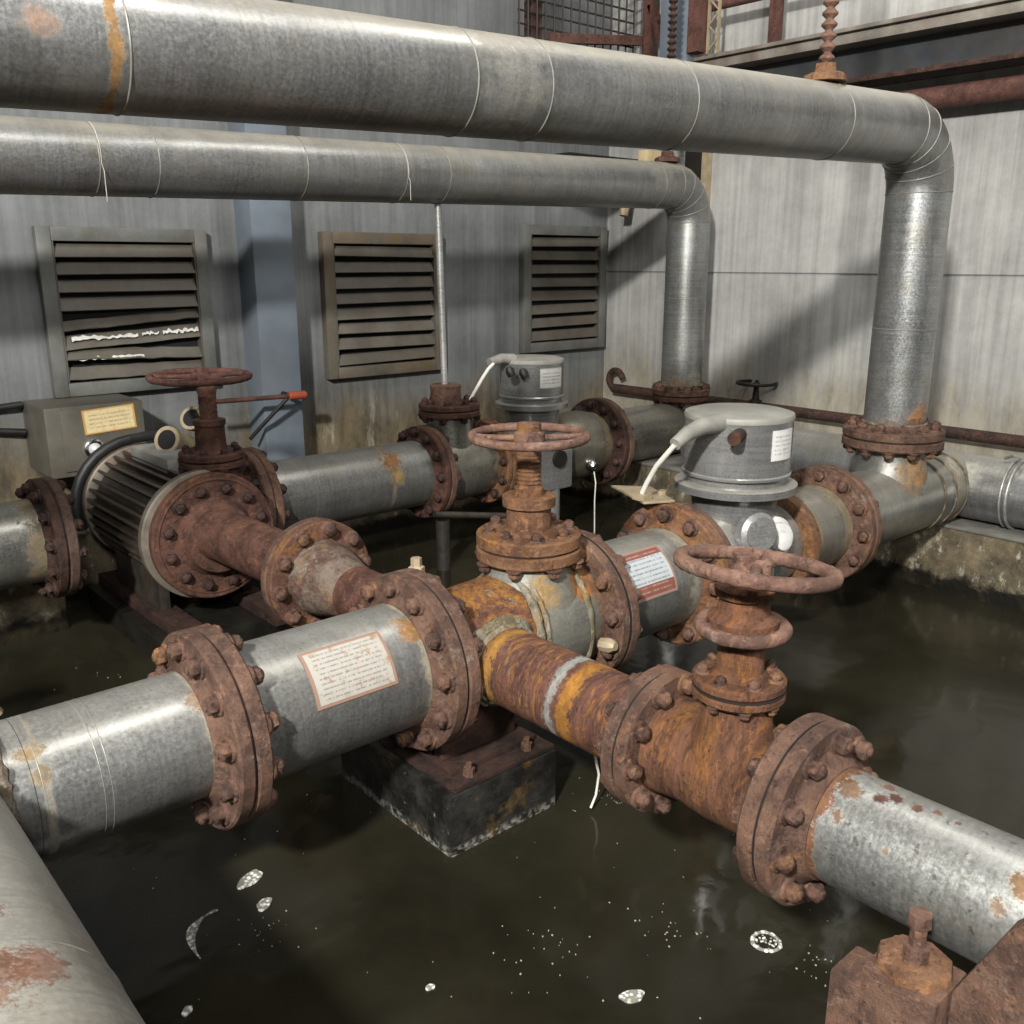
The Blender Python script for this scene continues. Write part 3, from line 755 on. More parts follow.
MB().lathe((1.80, 1.665, .42), V((.1, -1, .15)), [(0, .02), (.035, .022), (.05, .012)], 8).build('drain_plug', M['tan_cast'], t)

# middle gate valve on the cross
def gate_valve(label, x, y, z0, R, tk, zw, Rw, rw, mat, nb=8, br=.016, gr=.062, gh=.115, sr=.034, spokes=4, wt=None, ph=.2, name='gate_valve'):
    t = thing(name, label, 'valve', (x, y, z0))
    f = flange(t, (x, y, z0 + .001), Z, R, tk, gr, nb, br, mat, hub=.012, ph=.3, name='bonnet_flange', rb=R * .78)
    a = z0 + tk
    MB().lathe((x, y, a - .01), Z, [(0, gr * 1.12), (.03, gr), (gh * .72, gr), (gh * .74, gr * 1.18), (gh * .97, gr * 1.2), (gh, gr * 1.1), (gh, sr * 1.2)], 48).build('bonnet', mat, t)
    pr = [(0, sr * 1.25), (.02, sr * 1.2), (.025, sr)]
    k = .03
    while a + gh - .01 + k < zw - .05:
        pr += [(k, sr * .96), (k + .004, sr * 1.04), (k + .008, sr * .96)]; k += .012
    L = zw + .035 - (a + gh - .01)
    pr += [(k, sr), (L - .05, sr * .85), (L - .035, sr * 1.0), (L, sr * .95)]
    MB().lathe((x, y, a + gh - .01), Z, pr, 32).build('stem', mat, t)
    wheel(t, (x, y, zw), wt or Z, Rw, rw, spokes, sr * 1.25, .04, M['rust_wheel'], 0.004, ph)
    return t
gate_valve('orange rusty gate valve with one large handwheel, on top of the rusty cross fitting', 1.68, YM, .70, .146, .038, 1.005, .155, .012, M['rust_bonnet'], ph=.9)

gC = galv('galv_spool_c', 0, (0.34, 0.345, 0.33), 0.3, [('band', 0, 2.25, .035, (0.34, .3, .2), .6)], rough=.36, patina=.5)
t = thing('pipe_spool', 'short galvanised pipe with red and white placard beside the middle handwheel valve', 'pipe', (2.15, YM, ZA))
MB().cyl((1.90, YM, ZA), (2.30, YM, ZA), .16, 72).build('pipe', gC, t)
flange(t, (1.866, YM, ZA), X, .228, .037, .16, 12, .022, hub=0, ph=.3)
flange(t, (2.329, YM, ZA), -X, .235, .037, .16, 12, .022, M['rust_bonnet'], hub=.02, ph=.1)
gasket(t, (1.865, YM, ZA), X, .228)
plate_on_cyl('placard', LAB_C, t, 0, (YM, ZA), .16, math.radians(9), math.radians(66), 1.945, 2.15)

# front actuated valve
def actuator(label, x, y, zr, R, ztop, lab, front=True):
    t = thing('actuated_valve', label, 'valve', (x, y, ZA))
    P = M['paint_grey']
    MB().lathe((x, y, ZA - .05), Z, [(0, .13), (.10, .135), (.17, .135), (zr - ZA + .05, .150)], 64).build('neck', P, t)
    MB().lathe((x, y, zr), Z, [(0, R * .96), (.006, R * 1.06), (.03, R * 1.06), (.036, R * 1.0), (.036, R * .8)], 72).build('base_ring', P, t)
    hz = zr + .058
    MB().lathe((x, y, zr + .03), Z, [(0, R * .86), (.03, R * .86)], 64).build('collar', P, t)
    MB().lathe((x, y, hz), Z, [(0, R * .90), (.004, R * .94), (.012, R * .94), (.016, R * .92), (ztop - hz - .01, R * .92), (ztop - hz, R * .93)], 72).build('housing', P, t)
    MB().lathe((x, y, ztop), Z, [(0, R * .935), (.010, R * .94), (.018, R * .925), (.025, R * .80), (.028, R * .4)], 72).build('lid', M['lid_grey'], t)
    plate_on_cyl('label', lab, t, 2, (x, y), R * .92, math.radians(72 if front else 62), math.radians(106 if front else 112), ztop - .12, ztop - .02)
    return t
LAB_W = labelmat('sticker_white', (0.66, 0.66, 0.64), (0.62, 0.62, 0.6), 7, dens=.5, ink=(.2, .2, .22))
LAB_W2 = labelmat('sticker_white_form', (0.6, 0.6, 0.57), (0.5, 0.5, 0.48), 6, dens=.45, ink=(.2, .2, .22))
t = actuator('grey cylindrical valve actuator with white sticker and cable, the nearer of the two', 2.64, YM, .705, .195, .955, LAB_W)
MB().lathe((2.357, YM, ZA), X, [(0, .13), (.05, .15), (.20, .165), (.36, .165), (.50, .15)], 64).build('body', M['paint_grey'], t)
flange(t, (2.331, YM, ZA), X, .235, .037, .13, 12, .022, hub=0, ph=.1)
gasket(t, (2.330, YM, ZA), X, .228)
MB().tube([(2.54, 1.80, .950), (2.46, 1.80, .958), (2.38, 1.80, .956), (2.31, 1.80, .940), (2.255, 1.80, .915)], lambda k: .035 - .015 * k, 20).build('cable_gland', M['lid_grey'], t)
MB().cyl((2.42, 1.70, .925), (2.50, 1.735, .925), .022, 16).build('plug', M['rust_dark'], t)
MB().lathe((2.545, 1.69, .60), V((-.35, -1, .1)), [(0, .07), (.03, .07), (.04, .055), (.05, .055)], 32).build('cover_plate', M['rod_grey'], t)
MB().lathe((2.70, 1.71, .545), V((-.35, -1, .05)), [(-.06, .075), (.0, .075), (.01, .06), (.03, .058), (.035, .035), (.06, .03), (.065, .015)], 36).build('port_knob', plain('white_enamel', (.6, .6, .58), .3), t)
MB().lathe((2.62, 1.69, .45), Z, [(-.10, .035), (.02, .038), (.03, .05), (.05, .05)], 24).build('drain_tube', M['paint_grey'], t)
o = thing('cable_bracket', 'dusty bent plate with cable clip beside the front actuator', 'bracket', (2.30, 2.0, .71))
MB().prism([(2.235, 1.90), (2.33, 1.85), (2.42, 2.03), (2.33, 2.13)], .7065, .7145).build('plate', M['tan_cast'], o, bevel=.002)
MB().box((2.235, 1.90, .7145), (2.275, 1.95, .735)).cyl((2.36, 1.93, .7145), (2.36, 1.93, .728), .016, 8).build('clip', M['tan_cast'], o)
pts = [(2.252, 1.80, .912), (2.245, 1.82, .885), (2.245, 1.86, .84), (2.25, 1.90, .78), (2.255, 1.925, .737)]
o = MB().tube(pts, .0085, 12).build('cable', M['cable_white']); tag(o, 'white cable from the front actuator gland down to the bent plate', 'cable')

t = thing('pipe_tee', 'grey steel tee under the thick pipe drop, joined to the right-hand wall header', 'pipe fitting', (3.74, YM, ZA))
gD = galv('galv_spool_d', 0, (0.33, 0.325, 0.29), .3, [('band', 0, 3.17, .05, (0.28, .2, .1), .8), ('band', 0, 2.93, .03, (0.3, .18, .08), .8)], rough=.36, patina=.7)
sp = thing('pipe_spool', 'short stained pipe with rusty collar mouth, between the front actuator and a flange', 'pipe', (3.1, YM, ZA))
MB().lathe((2.93, YM, ZA), X, [(0, .175), (.02, .172), (.10, .162), (.28, .16)], 72).build('pipe', gD, sp)
MB().lathe((2.862, YM, ZA), X, [(0, .19), (.012, .194), (.06, .185), (.072, .17)], 72).build('collar', M['rust_bonnet'], sp)
flange(sp, (3.239, YM, ZA), -X, .228, .037, .16, 12, .022, hub=.02, ph=.0)
gE = galv('galv_tee', 0, (0.34, 0.335, 0.31), .4, [('spot', (3.70, 1.72, .62), .10, (0.38, .2, .06), .8), ('band', 0, 4.10, .06, (0.3, .25, .15), .6), ('spot', (4.10, 1.75, .58), .12, (.45, .43, .36), .5)], rough=.36, patina=.6)
MB().cyl((3.27, YM, ZA), (4.28, YM, ZA), .16, 72).build('run', gE, t)
MB().lathe((3.74, YM, ZA), Z, [(0, .15), (.155, .15), (.175, .142), (.25, .14)], 64).build('neck', gE, t)
flange(t, (3.241, YM, ZA), X, .228, .037, .16, 12, .022, hub=0, ph=.0)
gasket(t, (3.24, YM, ZA), X, .22)
flange(t, (3.74, YM, .755), -Z, .20, .037, .14, 12, .02, hub=0, ph=.2)
gasket(t, (3.74, YM, .756), Z, .193)
for xx in (3.955, 4.06, 4.17): weld(t, (xx, YM, ZA), V((1, .0, .0)), .161, .006)
gH = galv('galv_wall_header', 1, (0.33, 0.335, 0.33), .4, [('spot', (4.20, 1.72, .55), .09, (.42, .40, .32), .6)], rough=.34, patina=.5)
MB().cyl((4.32, -2.8, ZA), (4.32, 3.30, ZA), .146, 72).build('header', gH, t)
t2 = thing('pipe_clamp', 'wire band clamp around the wall header beside the tee', 'clamp', (4.32, 1.52, ZA))
MB().torus((4.32, 1.52, ZA), Y, .153, .0075, 80, 10).torus((4.32, 1.545, ZA), Y, .153, .005, 80, 10).build('band', M['rod_grey'], t2)
MB().tube([(4.25, 1.52, .612), (4.22, 1.50, .65), (4.19, 1.52, .66), (4.21, 1.56, .64)], .007, 8).build('twist', M['rod_grey'], t2)

# ================================================================== branch line to the right front
t = thing('valve_tee', 'orange rusty pipe tee with side flanges under the two stacked handwheels', 'pipe fitting', (XB, .97, ZA))
MB().lathe((XB, 1.12, ZA), -Y, [(0, .108), (.03, .102), (.08, .098), (.15, .105), (.25, .102), (.30, .106)], 64).build('body', M['rust_tee'], t)
MB().lathe((XB, .962, .50), Z, [(0, .099), (.055, .085), (.09, .070), (.146, .066)], 48).build('neck', M['rust_tee'], t)
flange(t, (XB, 1.150, ZA), -Y, .155, .032, .10, 10, .018, M['rust_flange'], hub=0, ph=.1)
flange(t, (XB, .797, ZA), Y, .176, .034, .10, 10, .019, M['rust_flange'], hub=0, ph=.25)
gasket(t, (XB, 1.151, ZA), Y, .15)
flange(t, (XB, .962, .664), -Z, .090, .021, .066, 8, .0105, M['rust_tee'], hub=0, ph=.0, rb=.077)
gasket(t, (XB, .962, .6645), Z, .09)
t = thing('gate_valve', 'rusty valve with a small ring handle below its large handwheel, on the right branch', 'valve', (XB, .962, .665))
f = flange(t, (XB, .962, .665), Z, .090, .022, .05, 7, .0115, M['rust_tee'], hub=.0, ph=.35, name='bonnet_flange', rb=.071)
MB().lathe((XB, .962, .687), Z, [(0, .056), (.01, .046), (.085, .044), (.10, .066), (.118, .068), (.13, .050), (.160, .046), (.164, .056), (.180, .058), (.186, .05), (.188, .03)], 48).build('bonnet', M['rust_tee'], t)
h = MB().torus((XB, .962, .785), Z, .079, .0135, 64, 14, .1).build('ring_handle', M['rust_wheel'], t)
for k in range(3):
    a = k * 2.09 + .5; MB().tube([(XB + .05 * math.cos(a), .962 + .05 * math.sin(a), .788), (XB + .077 * math.cos(a), .962 + .077 * math.sin(a), .785)], .011, 10).build('spoke', M['rust_tee'], h)
MB().lathe((XB, .962, .868), Z, [(0, .032), (.02, .03), (.025, .026), (.055, .025), (.06, .028), (.066, .028)], 24).build('stem', M['rust_wheel'], t)
wheel(t, (XB + .010, .948, .906), V((.15, .02, 1)), .142, .0145, 2, .030, .034, M['rust_wheel'], 0.0, 2.16, .16)

gS = galv('galv_silver_branch', 1, (0.40, 0.41, 0.395), .1, [('band', 1, .735, .024, (0.17, .062, .016), .95), ('spot', (1.40, .70, .57), .028, (.15, .065, .016), .85), ('spot', (1.36, .69, .53), .02, (.15, .065, .016), .85), ('spot', (XB - .025, .645, .574), .018, (0.09, .035, .022), 1), ('spot', (XB - .01, .625, .575), .016, (0.09, .035, .022), 1), ('spot', (XB + .015, .65, .575), .016, (0.14, .055, .02), .9),
    ('spot', (XB - .01, .59, .575), .014, (0.11, .045, .025), .95), ('spot', (XB, .56, .575), .011, (0.12, .05, .02), .9), ('spot', (XB - .005, .525, .575), .008, (0.12, .05, .02), .9), ('spot', (1.37, .395, .56), .032, (0.19, .09, .02), .9), ('spot', (1.345, .42, .52), .022, (0.19, .095, .025), .8), ('spot', (1.35, .60, .52), .012, (0.2, .1, .03), .7)], rough=.36, patina=.35, speck=.55)
t = thing('pipe_spool', 'silver galvanised branch pipe with brown rust spots, running to the lower right', 'pipe', (XB, .4, ZA))
MB().cyl((XB, .758, ZA), (XB, -1.5, ZA), .105, 72).build('pipe', gS, t)
flange(t, (XB, .795, ZA), -Y, .176, .034, .105, 10, .019, hub=.03, ph=.25)
gasket(t, (XB, .796, ZA), Y, .172)

t = thing('support_bracket', 'rusty steel support with stud beside the silver branch pipe, lower right corner', 'bracket', (1.25, .5, -.3))
MB().box((1.19, .43, -.6), (1.295, .545, .425)).build('post', M['rust_flange'], t, bevel=.006)
MB().box((1.20, .5455, -.6), (1.285, .60, .375)).build('side_angle', M['rust_flange'], t, bevel=.006)
MB().lathe((1.245, .49, .426), Z, [(0, .058), (.012, .055), (.016, .03)], 8).build('cap', M['rust_bonnet'], t)
MB().lathe((1.245, .49, .435), Z, [(0, .020), (.03, .020), (.032, .013), (.062, .013), (.066, .018), (.085, .017)], 8).build('stud', M['bolt'], t)
g = MB(); b = len(g.v)
pl = [(.425, .435), (.365, .575), (.33, .62), (.15, .62), (.15, -.6), (.425, -.6)]
for xx in (1.225, 1.262):
    for (yy, zz) in pl: g.v.append(V((xx, yy, zz)))
n = len(pl); g.f += [tuple(range(n)), tuple(range(2 * n - 1, n - 1, -1))] + [(k, (k + 1) % n, n + (k + 1) % n, n + k) for k in range(n)]
g.build('gusset', M['rust_flange'], t, bevel=.004)

# concrete plinth under the cross
t = thing('plinth', 'dark wet concrete plinth rising from the water under the cross fitting', 'plinth', (1.43, 1.9, -.6))
MB().box((1.24, 1.645, -.6), (1.61, 2.17, .17)).build('block', M['plinth'], t, bevel=.008)
t = thing('base_plate', 'rusty steel base plate on top of the dark concrete plinth', 'plate', (1.43, 1.85, .17))
MB().box((1.26, 1.65, .171), (1.605, 1.99, .186)).build('plate', M['rust_base_shaded'], t, bevel=.003)
MB().box((1.29, 1.70, .186), (1.58, 1.99, .204)).build('pad', M['rust_base_shaded'], t, bevel=.003)
for (xx, yy) in ((1.33, 1.68), (1.53, 1.68)):
    MB().lathe((xx, yy, .186), Z, [(0, .016), (.02, .016), (.02, .009), (.035, .009)], 6).build('anchor_bolt', M['bolt'], t)

# ================================================================== rear line
gRA = galv('galv_rear_a', 0, (0.30, 0.30, 0.27), .2, [('band', 0, .83, .05, (0.22, .16, .08), .8)], rough=.33, patina=.7)
t = thing('pipe_spool', 'stained galvanised pipe ending in a brown flange at the left, below the junction box', 'pipe', (.5, YR, ZA))
MB().cyl((-2.5, YR, ZA), (.868, YR, ZA), .155, 72).build('pipe', gRA, t)
flange(t, (.904, YR, ZA), -X, .225, .036, .155, 12, .021, M['rust_dark'], M['bolt_dark'], hub=.02, ph=.2)

fl_b = rust('rust_flange_brown', (0.06, 0.035, 0.026), (0.13, 0.08, 0.06), (0.17, 0.085, 0.05), .15)
MB().lathe((.906, YR, ZA), X, [(0.034, .16), (.036, .16), (.05, .10), (.055, .02)], 48).build('blank', M['motor_dark'], t)
flange(t, (.906, YR, ZA), X, .225, .036, .155, 12, .021, fl_b, M['bolt_dark'], hub=0, ph=.2)
gasket(t, (.905, YR, ZA), X, .218)
t = thing('pump', 'dark finned motor pump with rusty round casing and handwheel, left of the rear line', 'pump', (XB, YR, -.02))
MR = M['rust_pump']
mo = MB().lathe((1.41, 3.38, .445), Y, [(0, .205), (.74, .205)], 64).build('motor_body', M['motor_dark'], t)
for k in range(34):
    a = 2 * PI * k / 34; u = V((math.cos(a), 0, math.sin(a)))
    c0 = V((1.41, 3.41, .445))
    MB().bar(c0 + u * .215, c0 + u * .215 + Y * .66, .012, .05, u).build('cooling_fin', M['fin'], mo)
MB().lathe((1.41, 4.06, .445), Y, [(0, .24), (.006, .248), (.045, .248), (.05, .238), (.055, .23), (.10, .23), (.105, .222), (.13, .20), (.14, .12)], 72).build('end_ring', M['motor_ring'], t)
MB().lathe((1.395, 3.362, .445), Y, [(0, .245), (.005, .253), (.034, .253), (.04, .245)], 72).build('front_ring', M['motor_ring'], t)
f = flange(t, (1.41, 3.36, .445), -Y, .245, .04, .125, 12, .02, MR, M['bolt_dark'], hub=.05, ph=.5, name='casing_cover')
MB().torus((1.41, 3.321, .445), Y, .222, .005, 80, 8).build('cover_rim', MR, f)
MB().lathe((1.41, 3.33, .462), V((XB - 1.41, -.73, .008)), [(0, .13), (.04, .105), (.10, .098), (.69, .096)], 64).build('discharge_pipe', MR, t)
flange(t, (XB, 2.602, ZA), Y, .185, .034, .096, 10, .021, M['rust_flange'], M['bolt_dark'], hub=.03, ph=.2)
gasket(t, (XB, 2.601, ZA), Y, .178)
MB().lathe((1.40, YR, ZA), X, [(0, .16), (.20, .16), (.28, .155)], 48).build('outlet', MR, t)
flange(t, (1.709, YR, ZA), -X, .232, .036, .155, 12, .022, M['rust_flange'], M['bolt_dark'], hub=0, ph=.2)
VX_, VY_ = 1.485, 3.47
MB().lathe((VX_, VY_, .45), Z, [(0, .12), (.2, .11), (.262, .10)], 48).build('valve_neck', MR, t)
flange(t, (VX_, VY_, .716), -Z, .125, .028, .10, 8, .014, MR, M['bolt_dark'], hub=0, ph=.1, name='bonnet_flange')
f = flange(t, (VX_, VY_, .717), Z, .125, .03, .06, 8, .014, MR, M['bolt_dark'], hub=.012, ph=.1, name='bonnet_flange', rb=.1)
MB().lathe((VX_, VY_, .745), Z, [(0, .066), (.03, .058), (.10, .056), (.105, .062), (.125, .062), (.13, .035)], 40).build('bonnet', MR, t)
MB().lathe((VX_, VY_, .868), Z, [(0, .038)] + [(k * .009 + .004, .033 + .002 * (k % 2)) for k in range(12)] + [(.115, .038), (.13, .038), (.14, .028), (.17, .026)], 28).build('stem', MR, t)
wheel(t, (VX_ - .02, VY_, 1.037), V((.0, -.02, 1)), .182, .013, 5, .035, .035, M['rust_red'], 0, .3)
tc = M['tan_cast']
e = MB().lathe((1.47, 3.80, .735), V((-.75, -.5, .35)), [(-.10, .045), (.0, .05), (.03, .058), (.055, .058), (.055, .044)], 24).build('conduit_elbow', tc, t)
MB().lathe((1.47, 3.80, .735) + V((-.75, -.5, .35)).normalized() * .0551 if False else V((1.47, 3.80, .735)) + V((-.75, -.5, .35)).normalized() * .0545, V((-.75, -.5, .35)), [(0, .042), (.001, .042)], 24).build('socket_mouth', M['louvre_void'], e)
e = MB().lathe((1.60, 3.86, .80), V((-.7, -.5, .45)), [(-.12, .04), (.0, .045), (.03, .052), (.05, .052), (.05, .04)], 24).build('conduit_elbow', tc, t)
MB().lathe(V((1.60, 3.86, .80)) + V((-.7, -.5, .45)).normalized() * .0495, V((-.7, -.5, .45)), [(0, .038), (.001, .038)], 24).build('socket_mouth', M['louvre_void'], e)
MB().tube([(1.41 + .272 * math.cos(a), 4.10, .445 + .272 * math.sin(a)) for a in [math.radians(200 - k * 12) for k in range(10)]] + [(1.45, 4.02, .735), (1.50, 3.92, .745)], .022, 14).build('motor_lead', M['cable_black'], t)
MB().box((1.34, 3.56, .655), (1.48, 3.96, .715)).build('terminal_cover', plain('cover_grey', (.3, .3, .28), .5, .2), t, bevel=.012)
for xx in (1.22, 1.56): MB().box((xx, 3.45, .15), (xx + .04, 3.92, .30)).build('foot', M['motor_dark'], t, bevel=.004)
t = thing('pump_plinth', 'dark wet base with rusty rails under the finned motor pump', 'plinth', (1.34, 3.6, -.6))
MB().box((1.14, 3.24, -.6), (1.68, 4.10, .10)).build('block', M['wet_black'], t, bevel=.01)
for xx in (1.19, 1.53): MB().box((xx, 3.12, .101), (xx + .10, 4.09, .149)).build('rail', M['rust_base_shaded'], t, bevel=.004)

t = thing('junction_box', 'grey metal junction box with yellow nameplate and round lamp on the back wall', 'electrical box', (1.31, 4.4, .54))
MB().box((1.10, 4.26, .55), (1.52, YW - .001, .858)).build('enclosure', M['box_grey'], t, bevel=.01)
MB().box((1.16, 4.252, .575), (1.515, 4.26, .845)).build('door', M['box_grey'], t, bevel=.003)
flat_label('nameplate', labelmat('nameplate_yellow', (0.62, 0.52, 0.30), (0.50, 0.28, 0.08), 6, None, (0.55, .3, .08), .5, (.3, .2, .1)), t, (1.255, 4.2515, .728), (.225, 0, 0.012), (-.006, 0, .108), (0, -1, 0))
k = MB().lathe((1.285, 4.252, .665), -Y, [(0, .043), (.012, .043), (.016, .036)], 32).build('lamp_ring', M['chrome'], t)
MB().lathe((1.285, 4.238, .665), -Y, [(0, .028), (.012, .026), (.022, .017), (.026, .004)], 28).build('lamp_lens', plain('lens', (.7, .72, .72), .12, .3), k)
for (za_, zb_, lab) in ((.85, .875, 'upper black cable entering the junction box from the left'), (.765, .75, 'lower black cable entering the junction box from the left')):
    o = MB().tube([(-.2, YW - .018, za_ + .07), (.5, YW - .018, za_ + .03), (.9, YW - .018, za_ - .02), (1.094, 4.56, zb_ - .03)], .016, 12).build('black_cable', M['cable_black']); tag(o, lab, 'cable')

gRB = galv('galv_rear_b', 0, (0.32, 0.325, 0.31), .3, [('spot', (2.35, 3.51, .585), .07, (0.34, .15, .04), .95), ('spot', (2.365, 3.48, .51), .05, (0.36, .22, .06), .8), ('band', 0, 2.34, .012, (0.25, .14, .05), .6)], rough=.34, patina=.5)
t = thing('pipe_spool', 'galvanised pipe with an orange drip stain between the pump and the rear tee', 'pipe', (2.2, YR, ZA))
MB().cyl((1.74, YR, ZA), (2.60, YR, ZA), .16, 72).build('pipe', gRB, t)
flange(t, (1.711, YR, ZA), X, .232, .036, .16, 12, .022, M['rust_flange'], M['bolt_dark'], hub=0, ph=.2)
flange(t, (2.62, YR, ZA), -X, .225, .034, .16, 12, .022, M['rust_pump'], M['bolt_dark'], hub=.02, ph=.1)
gasket(t, (1.71, YR, ZA), X, .225)

gT = galv('galv_rear_tee', 0, (0.30, 0.29, 0.25), .2, [('band', 0, 2.99, .05, (0.25, .18, .09), .7)], rough=.3, patina=.8)
t = thing('rear_tee', 'shiny stained tee with a rusty flanged cap where the thin upright pipe lands', 'pipe fitting', (2.86, YR, ZA))
MB().lathe((2.65, YR, ZA), X, [(0, .155), (.08, .165), (.16, .172), (.26, .165), (.33, .155)], 64).build('body', gT, t)
MB().lathe((2.78, YR, ZA), Z, [(0, .14), (.17, .12), (.26, .115)], 48).build('neck', gT, t)
flange(t, (2.622, YR, ZA), X, .225, .034, .155, 12, .022, M['rust_flange'], M['bolt_dark'], hub=0, ph=.1)
flange(t, (3.014, YR, ZA), -X, .215, .034, .155, 12, .02, M['rust_bonnet'], M['bolt_dark'], hub=0, ph=.3)
gasket(t, (2.621, YR, ZA), X, .22)
flange(t, (2.78, YR, .762), -Z, .150, .030, .115, 8, .017, M['rust_pump'], M['bolt_dark'], hub=0, ph=.1)
flange(t, (2.78, YR, .763), Z, .150, .030, .07, 8, .017, M['rust_pump'], M['bolt_dark'], hub=.01, ph=.1, rb=.12)
MB().lathe((2.76, YR, .79), Z, [(0, .076), (.07, .074), (.09, .078), (.095, .07), (.095, .02)], 36).build('cap', M['rust_flange'], t)

t = actuator('grey cylindrical valve actuator with white sticker on the rear line, farther from the camera', 3.33, YR, .715, .182, .955, LAB_W2, False)
MB().lathe((3.05, YR, ZA), X, [(0, .12), (.05, .135), (.20, .15), (.34, .15), (.42, .14)], 48).build('body', M['paint_grey'], t)
flange(t, (3.016, YR, ZA), X, .215, .034, .12, 12, .02, M['rust_bonnet'], M['bolt_dark'], hub=0, ph=.3)
MB().box((3.20, 3.42, .30), (3.44, 3.47, .60)).build('side_plate', M['paint_grey'], t, bevel=.02)
MB().cyl((3.33, 3.419, .47), (3.33, 3.40, .47), .045, 24).build('shaft_cap', M['black_metal'], t)
MB().cyl((3.33, YR - .16, .10), (3.33, YR - .16, .32), .045, 24).build('drain_tube', M['paint_grey'], t)
MB().tube([(3.20, YR, .975), (3.12, YR, .985), (3.04, YR, .97)], lambda k: .03 - .008 * k, 16).build('cable_gland', M['lid_grey'], t)
for (xx, zz) in ((3.07, .955), (3.16, .94)): MB().lathe((xx, 3.52, zz), V((.3, -.3, -1)), [(0, .012), (.02, .024), (.05, .02)], 12).build('connector', M['cable_black'], t)
o = MB().tube([(3.04, 3.60, .965), (2.99, 3.58, .945), (2.94, 3.57, .90), (2.915, 3.58, .856), (2.89, 3.60, .80)], .009, 12).build('cable', M['cable_white']); tag(o, 'short pale cable curving from the rear actuator towards the rusty cap', 'cable')

gU = galv('galv_bulb', 0, (0.30, 0.28, 0.23), .2, [('band', 0, 3.77, .05, (0.25, .16, .07), .6)], rough=.33, patina=.9)
t = thing('pipe_spool', 'bulging tarnished pipe section between the rear actuator and a large brown flange', 'pipe', (3.7, YR, ZA))
MB().lathe((3.475, YR, ZA), X, [(0, .14), (.05, .17), (.13, .19), (.22, .19), (.30, .172), (.34, .165)], 64).build('body', gU, t)
flange(t, (3.849, YR, ZA), -X, .245, .038, .165, 12, .022, M['rust_dark'], M['bolt_dark'], hub=.02, ph=.2)
MB().lathe((3.60, 3.46, .40), V((0, -1, -.3)), [(0, .03), (.03, .032), (.05, .02)], 16).build('drain_plug', M['chrome'], t)
t = thing('rear_tee', 'tarnished pipe end under the drop of the rear overhead pipe in the corner', 'pipe fitting', (4.3, YR, ZA))
MB().lathe((3.88, YR, ZA), X, [(0, .16), (.85, .16), (.87, .12)], 64).build('run', gT, t)
MB().lathe((4.58, YR, ZA), Z, [(0, .13), (.175, .125)], 48).build('neck', gT, t)
flange(t, (3.851, YR, ZA), X, .245, .038, .16, 12, .022, M['rust_flange'], M['bolt_dark'], hub=0, ph=.2)
flange(t, (4.58, YR, .670), -Z, .175, .03, .125, 10, .018, M['rust_pump'], M['bolt_dark'], hub=0)
gasket(t, (3.85, YR, ZA), X, .238)

o = MB().cyl((2.63, 3.5, -.6), (2.63, 3.5, .25), .035, 20).build('pipe_prop', M['motor_dark']); tag(o, 'slim dark prop standing in the water under the rear tee flange', 'post')
o = MB().cyl((2.55, 3.46, .30), (3.12, 3.34, .21), .016, 14).build('drain_pipe', M['motor_dark']); tag(o, 'thin dark drain pipe sloping under the rear tee', 'pipe')
for (pts, lab) in (([(1.66, 1.58, .24), (1.675, 1.57, .18), (1.69, 1.56, .10), (1.68, 1.56, .04), (1.655, 1.555, .012)], 'thin pale strand hanging into the water beside the dark plinth'),
                   ([(3.60, 3.42, .36), (3.605, 3.41, .30), (3.60, 3.41, .20), (3.605, 3.41, .003)], 'thin pale drip strand below the bulging rear pipe')):
    o = MB().tube(pts, .0035, 8).build('strand', M['white_bit']); tag(o, lab, 'strand')

# ================================================================== on the water
def blob(cx, cy, rx, ry, rot=0, n=28, wob=.18, z0=.0006, h=.003):
    ph = [random.uniform(0, 6) for _ in range(4)]
    pts = []
    for i in range(n):
        a = 2 * PI * i / n
        k = 1 + wob * (math.sin(2 * a + ph[0]) * .5 + math.sin(3 * a + ph[1]) * .4 + math.sin(5 * a + ph[2]) * .25)
        x, y = rx * k * math.cos(a), ry * k * math.sin(a)
        pts.append((cx + x * math.cos(rot) - y * math.sin(rot), cy + x * math.sin(rot) + y * math.cos(rot)))
    return MB().prism(pts, z0, z0 + h)
F = 'foam patches on the water'
for (cx, cy, rx, ry, ro, lab) in ((.819, 1.902, .036, .022, .5, 'largest pale foam patch on the water beneath the worn placard pipe'),
                                   (.802, 1.794, .022, .016, .5, 'small round foam patch just in front of the largest foam patch'),
                                   (1.237, 1.033, .026, .017, -.6, 'round white foam patch on open water at the bottom of the view'),
                                                                      (.94, 1.327, .010, .008, 0, 'tiny bright foam dot on the open water'),
                                   (.534, 1.599, .016, .008, .7, 'narrow foam sliver near the near left corner pipe')):
    o = blob(cx, cy, rx, ry, ro).build('foam_patch', M['foam']); tag(o, lab, 'foam', F)
m = MB().torus((1.582, .944, .0005), Z, .030, .0045, 40, 8, .5)
for k in range(26):
    a, q = random.uniform(0, 6.28), random.uniform(.002, .024)
    m.lathe((1.582 + q * math.cos(a), .944 + q * math.sin(a), -.001), Z, [(0, .003), (.002, .0026), (.003, .0012)], 6)
o = m.build('foam_patch', M['foam']); tag(o, 'dark-centred bubble ring on the water beside the lower right flange', 'foam', F)
cr = [(.60 + .075 * math.cos(a) + .09, 1.735 + .115 * math.sin(a)) for a in [1.3 + k * .13 for k in range(16)]]
m = MB(); rings = []
for i, (x, y) in enumerate(cr):
    wd = .024 * math.sin(PI * (1 - i / 15) ** 1.6) + .0015
    b = len(m.v)
    for (s, zz) in ((-1, .0006), (1, .0006), (1, .0036), (-1, .0036)): m.v.append(V((x + s * wd * .8, y + s * wd * .2, zz)))
    rings.append(b)
m.ringface(rings, 4)
